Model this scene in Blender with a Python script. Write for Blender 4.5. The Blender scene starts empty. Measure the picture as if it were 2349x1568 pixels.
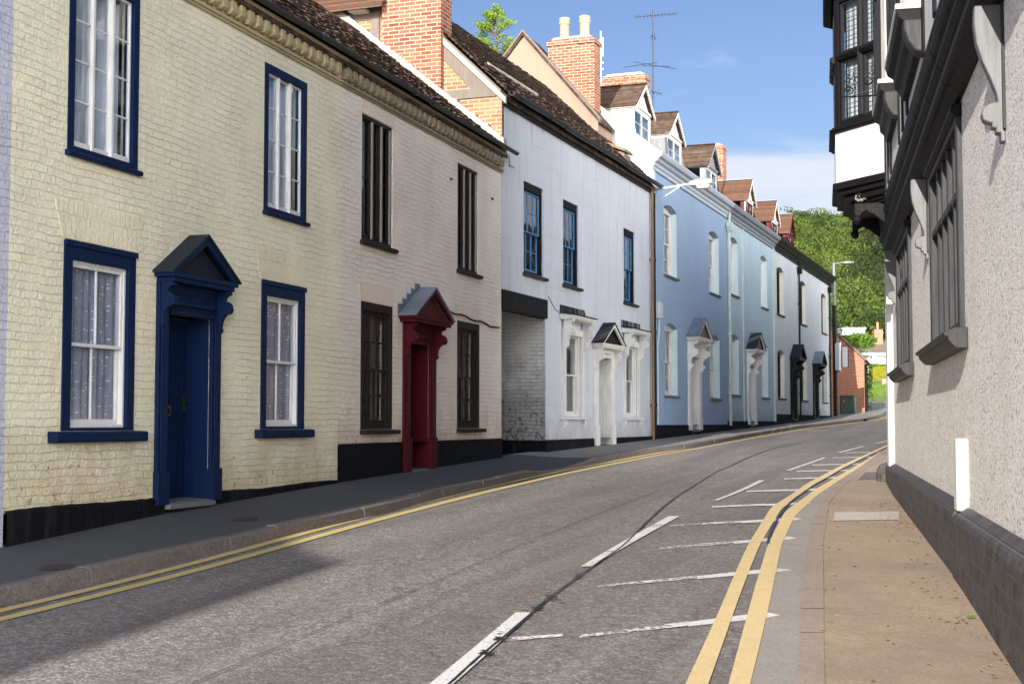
import bpy, math, random
from mathutils import Vector, Matrix
random.seed(7)
R = math.radians
C = bpy.context.scene.collection
# ------------------------------------------------------------------ camera
FPX, CX, CY = 3200.0, 1174.5, 784.0
PITCH = math.atan(184/3200)
cam = bpy.data.objects.new('camera', bpy.data.cameras.new('camera')); C.objects.link(cam)
cam.data.sensor_width = 36; cam.data.lens = FPX/2349*36
cam.data.clip_start = .1; cam.data.clip_end = 3000
cam.location = (0, 0, 0); cam.rotation_euler = (R(90)+PITCH, 0, 0)
bpy.context.scene.camera = cam
def ray(px, py):
    a, b = px-CX, CY-py
    return (a/FPX, math.cos(PITCH)-b/FPX*math.sin(PITCH), math.sin(PITCH)+b/FPX*math.cos(PITCH))
# ------------------------------------------------------------------ materials
def lin(c): return tuple((v/255/12.92 if v/255 <= .04045 else ((v/255+.055)/1.055)**2.4) for v in c)
class NT:
    def __init__(s, name):
        s.m = bpy.data.materials.new(name); s.m.use_nodes = True
        s.t = s.m.node_tree; s.n = s.t.nodes; s.b = s.n['Principled BSDF']
    def add(s, typ, props=None, **ins):
        nd = s.n.new(typ)
        for k, v in (props or {}).items(): setattr(nd, k, v)
        for k, v in ins.items():
            k = k.replace('_', ' ')
            s.set(nd, k, v)
        return nd
    def set(s, nd, k, v):
        sock = nd.inputs[int(k[1:])] if (k[0] == 'i' and k[1:].isdigit()) else nd.inputs[k]
        if isinstance(v, bpy.types.NodeSocket): s.t.links.new(v, sock)
        elif isinstance(v, bpy.types.Node): s.t.links.new(v.outputs[0], sock)
        else:
            if isinstance(v, (tuple, list)) and len(v) == 3 and sock.type == 'RGBA': v = (*v, 1)
            sock.default_value = v
    def co(s, scale=(1, 1, 1)):
        tc = s.add('ShaderNodeTexCoord')
        return s.add('ShaderNodeMapping', Vector=tc.outputs['Object'], Scale=scale).outputs[0]
    def noise(s, v, scale, detail=4, rough=.55, dist=0):
        return s.add('ShaderNodeTexNoise', Vector=v, Scale=scale, Detail=detail, Roughness=rough, Distortion=dist).outputs['Fac']
    def ramp(s, f, stops, interp='LINEAR'):
        r = s.add('ShaderNodeValToRGB', Fac=f); cr = r.color_ramp; cr.interpolation = interp
        while len(cr.elements) < len(stops): cr.elements.new(.5)
        for e, (p, c) in zip(cr.elements, stops):
            e.position = p; e.color = (*c, 1) if isinstance(c, (tuple, list)) else (c, c, c, 1)
        return r.outputs[0]
    def mix(s, f, a, b, bt='MIX'):
        m = s.add('ShaderNodeMix', dict(data_type='RGBA', blend_type=bt))
        s.set(m, 'i0', f); s.set(m, 'i6', a); s.set(m, 'i7', b)
        return m.outputs[2]
    def math(s, op, a, b=0.0, c=None):
        m = s.add('ShaderNodeMath', dict(operation=op)); s.set(m, 'i0', a); s.set(m, 'i1', b)
        if c is not None: s.set(m, 'i2', c)
        return m.outputs[0]
    def bump(s, h, strength=.5, dist=.02, normal=None):
        b = s.add('ShaderNodeBump', Height=h, Strength=strength, Distance=dist)
        if normal is not None: s.set(b, 'Normal', normal)
        return b.outputs[0]
    def wallvec(s, scale=1.0):     # (x+y, z) so bricks run level on every upright face
        tc = s.add('ShaderNodeTexCoord'); sp = s.add('ShaderNodeSeparateXYZ', Vector=tc.outputs['Object'])
        u = s.math('ADD', sp.outputs[0], sp.outputs[1])
        return s.add('ShaderNodeCombineXYZ', X=u, Y=sp.outputs[2]).outputs[0], sp
    def out(s, col=None, rough=.7, normal=None, spec=.3, metal=0, **k):
        if col is not None: s.set(s.b, 'Base Color', col)
        s.set(s.b, 'Roughness', rough); s.set(s.b, 'Specular IOR Level', spec); s.set(s.b, 'Metallic', metal)
        if normal is not None: s.set(s.b, 'Normal', normal)
        for a, v in k.items(): s.set(s.b, a.replace('_', ' '), v)
        return s.m
def mul(c, f): return tuple(v*f for v in c)

def m_painted_brick(name, col, dirt, base_z=None, bumpy=.8, patch=None, bw=.232, rh=.077, ds=.20):
    n = NT(name); v, sp = n.wallvec()
    wob = n.add('ShaderNodeTexNoise', Vector=v, Scale=2.3, Detail=3.0)
    off = n.add('ShaderNodeVectorMath', dict(operation='MULTIPLY_ADD'), i0=wob.outputs['Color'], i1=(.07, .07, 0), i2=v)
    wob2 = n.add('ShaderNodeTexNoise', Vector=v, Scale=17.0, Detail=2.0)
    off = n.add('ShaderNodeVectorMath', dict(operation='MULTIPLY_ADD'), i0=wob2.outputs['Color'], i1=(.022, .022, 0), i2=off.outputs[0]).outputs[0]
    br = n.add('ShaderNodeTexBrick', dict(offset=.5), Vector=off, Scale=1.0, Mortar_Size=.006, Mortar_Smooth=.75, Brick_Width=bw, Row_Height=rh, Color1=(1, 1, 1), Color2=(.72, .72, .72), Mortar=(.0, .0, .0))
    brk = n.ramp(n.noise(v, 1.9, 5), [(.36, .18), (.68, 1.0)])
    h = n.math('MULTIPLY', br.outputs['Color'], brk)
    nz = n.noise(v, 26, 5, .65)
    h2 = n.math('MULTIPLY_ADD', nz, .9, n.math('MULTIPLY_ADD', n.noise(v, 5.5, 3), .9, h))
    c = n.mix(n.ramp(n.noise(v, .7, 3), [(.35, 0.0), (.7, 1.0)]), col, mul(col, .86))
    c = n.mix(n.math('MULTIPLY', n.math('SUBTRACT', 1.0, br.outputs['Color']), n.math('MULTIPLY', brk, ds)), c, mul(dirt, .8))
    c = n.mix(n.ramp(n.noise(v, 7, 6, .7), [(.60, 0.0), (.74, .35)]), c, dirt)
    if base_z is not None:
        zz = n.ramp(n.math('MULTIPLY_ADD', n.noise(v, 2.2, 5, .7), 1.15, n.math('MULTIPLY', n.math('SUBTRACT', sp.outputs[2], base_z), -.36)), [(.32, 0.0), (.62, 1.0)])
        c = n.mix(n.math('MULTIPLY', zz, .5), c, dirt)
        spots = n.ramp(n.math('ADD', n.noise(v, 9, 6, .75), n.math('MULTIPLY', n.math('SUBTRACT', sp.outputs[2], base_z), -.09)), [(.575, 0.0), (.615, 1.0)])
        c = n.mix(n.math('MULTIPLY', spots, .75), c, patch or mul(dirt, .35))
    return n.out(c, .65, n.bump(h2, bumpy, .024), .3 if col[0] > .1 else .08)
def m_red_brick(name, cols, mortar=(.55, .48, .40), bw=.225, rh=.075, bumpy=.8, ms=.011):
    n = NT(name); v, sp = n.wallvec()
    wob = n.add('ShaderNodeTexNoise', Vector=v, Scale=9.0, Detail=2.0)
    off = n.add('ShaderNodeVectorMath', dict(operation='MULTIPLY_ADD'), i0=wob.outputs['Color'], i1=(.012, .012, 0), i2=v).outputs[0]
    br = n.add('ShaderNodeTexBrick', Vector=off, Scale=1.0, Mortar_Size=ms, Mortar_Smooth=.2, Brick_Width=bw, Row_Height=rh, Color1=(0, 0, 0), Color2=(1, 1, 1), Mortar=(.5, .5, .5), Bias=0.0)
    k = len(cols)
    bc = n.ramp(br.outputs['Color'], [(i/(k-1), c) for i, c in enumerate(cols)])
    bc = n.mix(n.math('MULTIPLY', n.noise(v, 14, 5, .7), .45), bc, mul(cols[0], .55))
    c = n.mix(br.outputs['Fac'], bc, mortar)
    c = n.mix(n.ramp(n.noise(v, 1.3, 5, .65), [(.45, 0.0), (.75, .5)]), c, mul(cols[-1], .8))
    h = n.math('MULTIPLY_ADD', n.noise(v, 30, 4), .4, n.math('SUBTRACT', 1.0, br.outputs['Fac']))
    return n.out(c, .85, n.bump(h, bumpy, .012), .2)
def m_render(name, col, dirt=None, base_z=None, score=False, rough=.75, b=.25, stain=.3):
    n = NT(name); v, sp = n.wallvec()
    dirt = dirt or mul(col, .6)
    c = n.mix(n.ramp(n.noise(v, .55, 4), [(.3, 0.0), (.7, 1.0)]), col, mul(col, .9))
    st = n.add('ShaderNodeMapping', Vector=v, Scale=(3.2, .35, 1)).outputs[0]
    c = n.mix(n.ramp(n.noise(st, 1.6, 6, .65), [(.52, 0.0), (.8, stain)]), c, dirt)
    c = n.mix(n.ramp(n.noise(v, 11, 5, .7), [(.66, 0.0), (.72, stain*1.3)]), c, dirt)
    if base_z is not None:
        zz = n.ramp(n.math('MULTIPLY_ADD', n.noise(v, 1.7, 6, .7), .9, n.math('MULTIPLY', n.math('SUBTRACT', sp.outputs[2], base_z), -.35)), [(.25, 0.0), (.62, 1.0)])
        c = n.mix(n.math('MULTIPLY', zz, .6), c, dirt)
    h = n.noise(v, 18, 6, .6)
    if score:
        br = n.add('ShaderNodeTexBrick', Vector=v, Scale=1.0, Mortar_Size=.006, Mortar_Smooth=.3, Brick_Width=.95, Row_Height=.34, Color1=(1, 1, 1), Color2=(1, 1, 1), Mortar=(0, 0, 0))
        h = n.math('MULTIPLY_ADD', br.outputs['Fac'], -.45, h)
        c = n.mix(n.math('MULTIPLY', br.outputs['Fac'], n.math('MULTIPLY', n.ramp(n.noise(v, .6, 4), [(.4, 0.0), (.7, 1.0)]), .45)), c, dirt)
    return n.out(c, rough, n.bump(h, b, .016), .3 if col[0] > .1 else .08)
def m_paint(name, col, rough=.38, wear=.25, wearcol=None, spec=.45, grain=.12):
    n = NT(name); v, sp = n.wallvec()
    st = n.add('ShaderNodeMapping', Vector=v, Scale=(14, 1.2, 1)).outputs[0]
    g = n.noise(st, 2.0, 5, .6)
    c = n.mix(n.ramp(g, [(.35, 0.0), (.75, 1.0)]), col, mul(col, .72))
    c = n.mix(n.ramp(n.noise(v, 21, 6, .75), [(.64, 0.0), (.70, wear)]), c, wearcol or mul(col, 1.9))
    return n.out(c, n.ramp(g, [(.3, rough), (.8, min(1, rough+.2))]), n.bump(g, grain, .006), spec)
def m_plain(name, col, rough=.6, metal=0, spec=.4, b=.1, sc=30, var=.2):
    n = NT(name); v = n.co(); f = n.noise(v, sc, 5, .6)
    return n.out(n.mix(n.ramp(n.noise(v, sc*.22, 4), [(.3, 0.0), (.75, 1.0)]), col, mul(col, 1-var)), rough, n.bump(f, b, .01), spec, metal)
def m_tile(name, cols, geo=False, moss=None, bump=.9):
    n = NT(name); v, sp = n.wallvec()
    tc = n.add('ShaderNodeTexCoord')
    cm = n.add('ShaderNodeCombineXYZ', X=sp.outputs[0], Y=n.math('MULTIPLY', sp.outputs[2], 1.42)).outputs[0]
    br = n.add('ShaderNodeTexBrick', Vector=cm, Scale=1.0, Mortar_Size=.004, Mortar_Smooth=.1, Brick_Width=.165, Row_Height=.1, Color1=(0, 0, 0), Color2=(1, 1, 1), Mortar=(.2, .2, .2))
    k = len(cols)
    src = br.outputs['Color']
    if geo:
        vo = n.add('ShaderNodeTexVoronoi', Vector=tc.outputs['Object'], Scale=6.5); src = n.add('ShaderNodeSeparateColor', Color=vo.outputs['Color']).outputs[0]
    c = n.ramp(src, [(i/(k-1), q) for i, q in enumerate(cols)])
    c = n.mix(n.ramp(n.noise(tc.outputs['Object'], 5, 6, .7), [(.42, 0.0), (.62, .7)]), c, moss or mul(cols[0], .6))
    row = n.math('FRACT', n.math('MULTIPLY', sp.outputs[2], 14.2))
    h = n.math('MULTIPLY_ADD', row, -.8, n.math('MULTIPLY', br.outputs['Fac'], -.8))
    h = n.math('MULTIPLY_ADD', n.noise(tc.outputs['Object'], 34, 4), .7, h)
    if geo: h = n.noise(tc.outputs['Object'], 34, 4)
    return n.out(c, .9, n.bump(h, bump, .02), .15)
def m_glass(name, rough=.02, tint=(.9, .95, 1), refl=.35):
    n = NT(name); n.n.remove(n.b)
    lw = n.add('ShaderNodeLayerWeight', Blend=.5)
    f = n.math('MULTIPLY_ADD', n.math('POWER', lw.outputs['Facing'], 4.0), .9, .05*refl/.35); f = n.math('MINIMUM', f, 1.0)
    v = n.co(); nb = n.bump(n.noise(v, 2.2, 2), .05, .05)
    tr = n.add('ShaderNodeBsdfTransparent', Color=(*mul(tint, .93), 1))
    gl = n.add('ShaderNodeBsdfGlossy', Color=(1, 1, 1, 1), Roughness=rough, Normal=nb)
    mx = n.add('ShaderNodeMixShader', i0=f, i1=tr.outputs[0], i2=gl.outputs[0])
    n.t.links.new(mx.outputs[0], n.n['Material Output'].inputs[0]); return n.m
def m_net(name, base, dots=True):
    n = NT(name); v, sp = n.wallvec()
    c = n.mix(n.ramp(n.noise(n.add('ShaderNodeMapping', Vector=v, Scale=(9, .4, 1)).outputs[0], 2, 4), [(.3, 0.0), (.7, 1.0)]), base, mul(base, .45))
    if dots:
        vo = n.add('ShaderNodeTexVoronoi', Vector=n.add('ShaderNodeMapping', Vector=v, Scale=(1.1, .8, 1)).outputs[0], Scale=34.0, Randomness=.6)
        c = n.mix(n.ramp(vo.outputs['Distance'], [(.16, .75), (.27, 0.0)]), c, (.95, .95, .98))
    return n.out(c, .9, None, .1)
M = {}
M['yellow'] = m_painted_brick('yellow_painted_brick', (.97, .92, .70), (.60, .44, .20), -.79, patch=(.14, .12, .10))  # lower stains, tinted warm to carry bounced light as well
M['yellow_arch'] = m_painted_brick('yellow_soldier_arch', (.95, .87, .64), (.52, .36, .15), None, .7, None, .078, .5)
M['pink_arch'] = m_painted_brick('pink_soldier_arch', (.92, .79, .67), (.55, .38, .24), None, .7, None, .078, .5)
M['pink'] = m_painted_brick('pink_painted_brick', (.98, .89, .79), (.68, .46, .29), -.3, .9, patch=(.5, .3, .2))
M['lilac'] = m_painted_brick('lilac_painted_brick', (.62, .64, .76), (.3, .3, .4))
M['black_brick'] = m_painted_brick('black_painted_brick', (.009, .010, .013), (.03, .03, .035), bumpy=.7)
M['black_render'] = m_render('black_plinth_render', (.009, .009, .012), (.07, .068, .065), b=.8, stain=.45)
M['white_wall'] = m_render('white_scored_render', (.62, .65, .72), (.24, .21, .18), -.36, True, stain=.42)
M['white_brick'] = m_painted_brick('white_painted_brick', (.80, .80, .80), (.10, .09, .08), .5, 1.3, patch=(.05, .045, .04), ds=.75)  # real stains, laid on heavier to put the passage's shade into the colour
M['blue'] = m_render('blue_render', (.33, .455, .63), (.17, .22, .28), stain=.45)
M['pale_blue'] = m_render('pale_blue_render', (.47, .61, .70), (.22, .24, .24), 0, stain=.5)
M['grey_white'] = m_render('grey_white_render', (.60, .64, .67), (.28, .28, .27), .3, stain=.45)
M['white_gable'] = m_render('white_gable_render', (.70, .70, .71), (.5, .45, .38), stain=.3)
M['pink_gable'] = m_render('pinkish_render', (.36, .25, .185), (.24, .14, .09), stain=.5, b=.5)
M['brick'] = m_red_brick('orange_red_brick', [(.22, .06, .035), (.37, .12, .068), (.48, .19, .11)], (.52, .42, .33), ms=.010)
M['brick_orange'] = m_red_brick('orange_infill_brick', [(.35, .13, .065), (.48, .20, .10), (.56, .28, .16)], (.50, .38, .28))
M['brick_far'] = m_red_brick('red_brick_far', [(.34, .12, .07), (.46, .17, .10), (.55, .22, .13)], (.55, .36, .26))
M['brick_dark'] = m_red_brick('dark_brick', [(.10, .05, .04), (.2, .08, .06)], (.3, .25, .2))
M['navy'] = m_paint('navy_gloss_paint', (.003, .016, .064), .5, .3, (.03, .06, .14), .16)
M['navy_roof'] = m_paint('dark_navy_lead', (.014, .018, .032), .5, .2, None, .25)
M['maroon'] = m_paint('maroon_gloss_paint', (.075, .004, .010), .5, .2, None, .15)
M['red_wood'] = m_paint('dull_red_wood', (.12, .025, .022), .6, .3, None, .2)
M['white_paint'] = m_paint('white_joinery_paint', (.82, .82, .80), .4, .25, (.35, .32, .27))
M['peeling'] = m_paint('peeling_white_paint', (.80, .80, .80), .5, .9, (.22, .2, .18))
M['brown'] = m_paint('dark_brown_paint', (.022, .014, .012), .5, .3, None, .2)
M['grey_wood'] = m_paint('weathered_grey_wood', (.30, .27, .25), .7, .4)
M['timber'] = m_paint('old_oak_timber', (.22, .18, .15), .85, .5, (.08, .06, .05), grain=.6)
M['bright_blue'] = m_paint('bright_blue_paint', (.06, .24, .52), .45, .1)
M['black_paint'] = m_paint('black_gloss_paint', (.009, .009, .011), .4, .25, (.05, .05, .055), .22)
M['black_wood'] = m_paint('black_painted_timber', (.010, .009, .010), .5, .35, (.06, .055, .05), .15, .35)
M['dark_grey_wood'] = m_paint('faded_black_timber', (.024, .024, .026), .45, .5, (.10, .10, .098), .32, .3)
M['grey_sill'] = m_plain('grey_stone_sill', (.17, .175, .18), .8, b=.4)
M['lead'] = m_plain('lead_sheet', (.20, .24, .30), .45, 0, .6, .25, 12, .45)
M['lead_mossy'] = m_render('streaky_black_lead', (.03, .033, .042), (.55, .55, .55), stain=.9)
M['console_paint'] = m_paint('glare_grey_black_paint', (.13, .13, .132), .4, .4, (.25, .25, .25), .5, .2)  # sun glare on black gloss put into the base colour as grey
M['iron'] = m_plain('cast_iron_gutter', (.025, .029, .032), .45, 0, .5, .3)
M['mould'] = m_painted_brick('cream_dentil_brick', (.52, .44, .26), (.18, .15, .08), bumpy=.6)
M['mould_pink'] = m_painted_brick('buff_dentil_brick', (.34, .28, .19), (.10, .09, .06), bumpy=.8)
M['tile_dark'] = m_tile('dark_clay_tiles', [(.055, .034, .028), (.10, .064, .052), (.18, .125, .10)], True, (.045, .04, .032))
M['tile_brown'] = m_tile('brown_clay_tiles', [(.09, .058, .04), (.14, .092, .066), (.19, .13, .095)])
M['tile_red'] = m_tile('red_clay_tiles', [(.11, .05, .034), (.17, .078, .052), (.22, .11, .075)], moss=(.10, .075, .05))
M['tile_far'] = m_tile('weathered_roof_tiles', [(.20, .15, .11), (.27, .2, .15)], bump=.3)
M['mortar'] = m_plain('white_mortar', (.44, .41, .37), .9, b=.8, sc=20, var=.3)
M['buff_pot'] = m_plain('buff_clay', (.45, .36, .23), .7, b=.15, sc=12, var=.15)
M['glass'] = m_glass('window_glass')
M['glass_dark'] = m_glass('dark_glass', tint=(.35, .37, .4), refl=.35)
M['net'] = m_net('spotted_net_curtain', (.42, .42, .50))
M['white_net'] = m_net('plain_white_curtain', (.72, .75, .82), False)
M['grey_backing'] = m_net('grey_pane_backing', (.20, .19, .18), False)
M['pale_net'] = m_net('pale_curtain', (.80, .82, .78), False)
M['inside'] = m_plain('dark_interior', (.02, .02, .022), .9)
M['brass'] = m_plain('aged_brass', (.45, .30, .12), .35, 1, .5, .1)
M['steel'] = m_plain('galvanised_steel', (.22, .23, .24), .5, .3, .5, .1)
M['lamp_white'] = m_plain('off_white_plastic', (.50, .48, .42), .45)
M['aluminium'] = m_plain('aerial_metal', (.09, .08, .08), .5, .5)
M['white_plastic'] = m_plain('white_plastic', (.62, .65, .68), .4)
M['pale_pipe'] = m_paint('pale_green_pipe_paint', (.55, .68, .64), .4, .1)
M['rust_pipe'] = m_paint('brown_rusty_paint', (.26, .17, .09), .6, .5, (.10, .05, .02))
M['green_metal'] = m_plain('dark_green_metal', (.015, .05, .03), .4)
M['lead_came'] = m_plain('lead_came', (.03, .03, .035), .5)
M['reveal_cream'] = m_render('cream_reveal', (.80, .80, .68), stain=.1)
M['reveal_pale'] = m_render('pale_reveal', (.66, .80, .84), stain=.1)
# pebbledash
n = NT('pebbledash'); v = n.co()
vo = n.add('ShaderNodeTexVoronoi', Vector=v, Scale=52.0)
rc = n.add('ShaderNodeSeparateColor', Color=vo.outputs['Color']).outputs[0]
c = n.ramp(rc, [(0, (.20, .17, .16)), (.12, (.72, .67, .60)), (.35, (.88, .83, .74)), (.7, (.90, .855, .78)), (.93, (.92, .89, .84)), (1, (.36, .32, .30))])
c = n.mix(n.ramp(n.noise(v, 1.6, 5), [(.4, 0.0), (.75, .35)]), c, (.66, .54, .43))
c = n.mix(n.ramp(n.noise(v, 26, 3), [(.3, .4), (.45, 0.0)]), c, (.50, .46, .43))
M['pebble'] = n.out(c, .9, n.bump(n.math('MULTIPLY_ADD', n.noise(v, 30, 3), .8, n.math('MULTIPLY', vo.outputs['Distance'], -1.0)), .45, .010), .2)
M['smooth_white'] = m_render('smooth_white_render', (.72, .71, .69), (.52, .48, .43), stain=.2, b=.2)
n = NT('dark_block_plinth'); v, sp = n.wallvec()
br = n.add('ShaderNodeTexBrick', Vector=v, Scale=1.0, Mortar_Size=.008, Mortar_Smooth=.4, Brick_Width=.26, Row_Height=.13, Color1=(0, 0, 0), Color2=(1, 1, 1), Mortar=(.5, .5, .5))
c = n.ramp(br.outputs['Color'], [(0, (.035, .034, .036)), (1, (.065, .064, .068))])
c = n.mix(br.outputs['Fac'], c, (.10, .095, .088))
c = n.mix(n.ramp(n.noise(v, 4, 8, .78), [(.47, 0.0), (.66, .75)]), c, (.15, .135, .115))
M['plinth_block'] = n.out(c, .55, n.bump(n.math('MULTIPLY_ADD', n.noise(v, 15, 6, .7), .8, n.math('SUBTRACT', 1.0, br.outputs['Fac'])), 1.0, .03), .3)
# roads
def m_ground(name, base, light, dark, sc=120, patch=.25, patchcol=None, b=.5, cracks=False):
    n = NT(name); v = n.co()
    vo = n.add('ShaderNodeTexVoronoi', Vector=v, Scale=float(sc)); rc = n.add('ShaderNodeSeparateColor', Color=vo.outputs['Color']).outputs[0]
    c = n.ramp(rc, [(0, dark), (.25, base), (.72, base), (.9, light), (1, light)])
    c2 = n.ramp(n.noise(v, sc*.24, 5, .8), [(.25, dark), (.5, base), (.78, light)])
    c = n.mix(.55, c, c2)
    c = n.mix(n.ramp(n.noise(v, .5, 6, .6), [(.42, 0.0), (.62, patch)]), c, patchcol or mul(base, .6))
    c = n.mix(n.ramp(n.noise(v, 3.1, 6, .7), [(.45, 0.0), (.7, patch*.8)]), c, mul(base, 1.3))
    c = n.mix(n.ramp(n.noise(v, 17, 2, .5), [(.735, .0), (.75, .7)]), c, mul(light, 1.1))
    if cracks:
        sm_ = n.add('ShaderNodeMapping', dict(vector_type='TEXTURE'), Vector=v, Rotation=(0, 0, R(-19)), Scale=(.9, 16.0, 1)).outputs[0]
        c = n.mix(n.ramp(n.noise(sm_, 1.4, 5, .6), [(.40, .0), (.62, .42)]), c, mul(patchcol or base, .52))
        c = n.mix(n.ramp(n.noise(sm_, 3.1, 4, .6), [(.50, .0), (.70, .35)]), c, mul(base, 1.45))
        c = n.mix(n.ramp(n.noise(v, 1.9, 7, .75), [(.60, .0), (.68, .5)]), c, mul(base, .42))
        wv = n.add('ShaderNodeTexNoise', Vector=v, Scale=.8, Detail=6.0)
        vv = n.add('ShaderNodeVectorMath', dict(operation='MULTIPLY_ADD'), i0=wv.outputs['Color'], i1=(1.6, 1.6, 0), i2=v).outputs[0]
        cr = n.add('ShaderNodeTexVoronoi', dict(feature='DISTANCE_TO_EDGE'), Vector=vv, Scale=.23)
        c = n.mix(n.ramp(cr.outputs['Distance'], [(.0, .35), (.003, 0.0)]), c, mul(dark, .5))
    h = n.math('ADD', n.noise(v, sc*.6, 3), n.math('MULTIPLY', vo.outputs['Distance'], -1.0))
    return n.out(c, .85, n.bump(h, b, .008), .3)
M['asphalt'] = m_ground('worn_asphalt', (.190, .172, .157), (.54, .495, .45), (.035, .032, .03), 52, .22, b=.5, cracks=True)
M['pave_l'] = m_ground('dark_near_pavement', (.085, .088, .096), (.15, .15, .145), (.045, .045, .05), 150, .2)  # near left pavement, darker in tone than the far stretch
M['pave_far'] = m_ground('pale_far_pavement', (.27, .25, .22), (.38, .36, .32), (.16, .15, .14), 120, .25)  # far left pavement, paler in tone
M['pave_r'] = m_ground('sandy_pavement_tarmac', (.37, .275, .19), (.54, .42, .30), (.20, .145, .10), 75, .5, (.24, .185, .14), .3)
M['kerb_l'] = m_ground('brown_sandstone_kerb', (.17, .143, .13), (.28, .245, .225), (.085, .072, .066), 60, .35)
M['kerb_r'] = m_ground('pale_pinkish_kerb', (.35, .27, .215), (.45, .36, .3), (.25, .19, .15), 70, .2)
M['channel'] = m_ground('pale_concrete_channel', (.33, .30, .265), (.42, .385, .34), (.24, .215, .19), 80, .25)
M['slab'] = m_ground('pale_concrete_slab', (.52, .46, .39), (.6, .54, .47), (.4, .35, .3), 70, .2)
M['tar'] = m_plain('tar_seam', (.018, .019, .025), .4, b=.4)
M['cover'] = m_plain('rusty_iron_cover', (.05, .04, .033), .7, b=.6, sc=50)
def m_mark(name, col, thr):
    n = NT(name); v = n.co(); tc = n.co()
    c = n.mix(n.ramp(n.noise(v, 40, 6, .8), [(.35, .55), (.6, 0.0)]), col, mul(col, .55))
    c = n.mix(n.ramp(n.noise(v, 2.5, 5, .8), [(.45, 0.0), (.8, .4)]), c, mul(col, .6))
    n.out(c, .7, n.bump(n.noise(v, 60, 3), .4, .006), .3)
    tr = n.add('ShaderNodeBsdfTransparent'); f = n.ramp(n.math('ADD', n.noise(v, 15 if 'very' in name else 28, 7, .8), n.math('MULTIPLY', n.noise(v, 2.2, 3), .35)), [(thr-.04, 0.0), (thr, 1.0)])
    mx = n.add('ShaderNodeMixShader', i0=f, i1=tr.outputs[0], i2=n.b.outputs[0])
    n.t.links.new(mx.outputs[0], n.n['Material Output'].inputs[0]); return n.m
M['line_yellow'] = m_mark('worn_yellow_paint', (.66, .50, .20), .38)
M['line_yellow_near'] = m_mark('pale_yellow_paint', (.80, .60, .30), .40)
M['line_white'] = m_mark('worn_white_paint', (.78, .76, .72), .605)
M['line_white_worn'] = m_mark('very_worn_white_paint', (.78, .76, .72), .685)
def m_leaf(name, cols, tr=.35):
    n = NT(name); v = n.co()
    c = n.ramp(n.noise(v, .11 if 'far' in name else 1.1, 5, .8), [(.30+.4*i/(len(cols)-1), q) for i, q in enumerate(cols)])
    oi = n.noise(v, 1.3 if 'far' in name else 9.0, 2)
    c = n.mix(n.ramp(oi, [(.35, .35), (.65, 0.0)]), c, mul(cols[0], .7))
    n.out(c, .75, None, .25)
    t = n.add('ShaderNodeBsdfTranslucent', Color=c); mx = n.add('ShaderNodeMixShader', i0=(tr if 'far' not in name else .15), i1=n.b.outputs[0], i2=t.outputs[0])
    n.t.links.new(mx.outputs[0], n.n['Material Output'].inputs[0]); return n.m
M['leaf_far'] = m_leaf('far_wood_leaves', [(.018, .05, .012), (.05, .085, .014), (.115, .15, .024), (.20, .215, .04)])
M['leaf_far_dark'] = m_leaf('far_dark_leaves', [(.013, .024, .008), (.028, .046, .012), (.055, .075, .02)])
M['leaf_near'] = m_leaf('conifer_leaves', [(.10, .18, .02), (.22, .33, .035), (.36, .44, .06)])
M['leaf_bush'] = m_leaf('bush_leaves', [(.08, .15, .02), (.16, .26, .04), (.26, .34, .06)])
M['leaf_hedge'] = m_leaf('golden_hedge_leaves', [(.30, .30, .02), (.36, .35, .03), (.42, .38, .04)], .15)
M['leaf_ivy'] = m_leaf('ivy_leaves', [(.03, .06, .012), (.06, .11, .02)])
M['bark'] = m_plain('bark', (.12, .09, .07), .9, b=.8, sc=9)
M['grass'] = m_ground('grass_ground', (.12, .19, .03), (.22, .27, .06), (.06, .10, .015), 9, .5, (.16, .20, .04), .8)
M['wood_floor'] = m_plain('woodland_floor', (.03, .05, .012), .95, b=.5, sc=.5)
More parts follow.
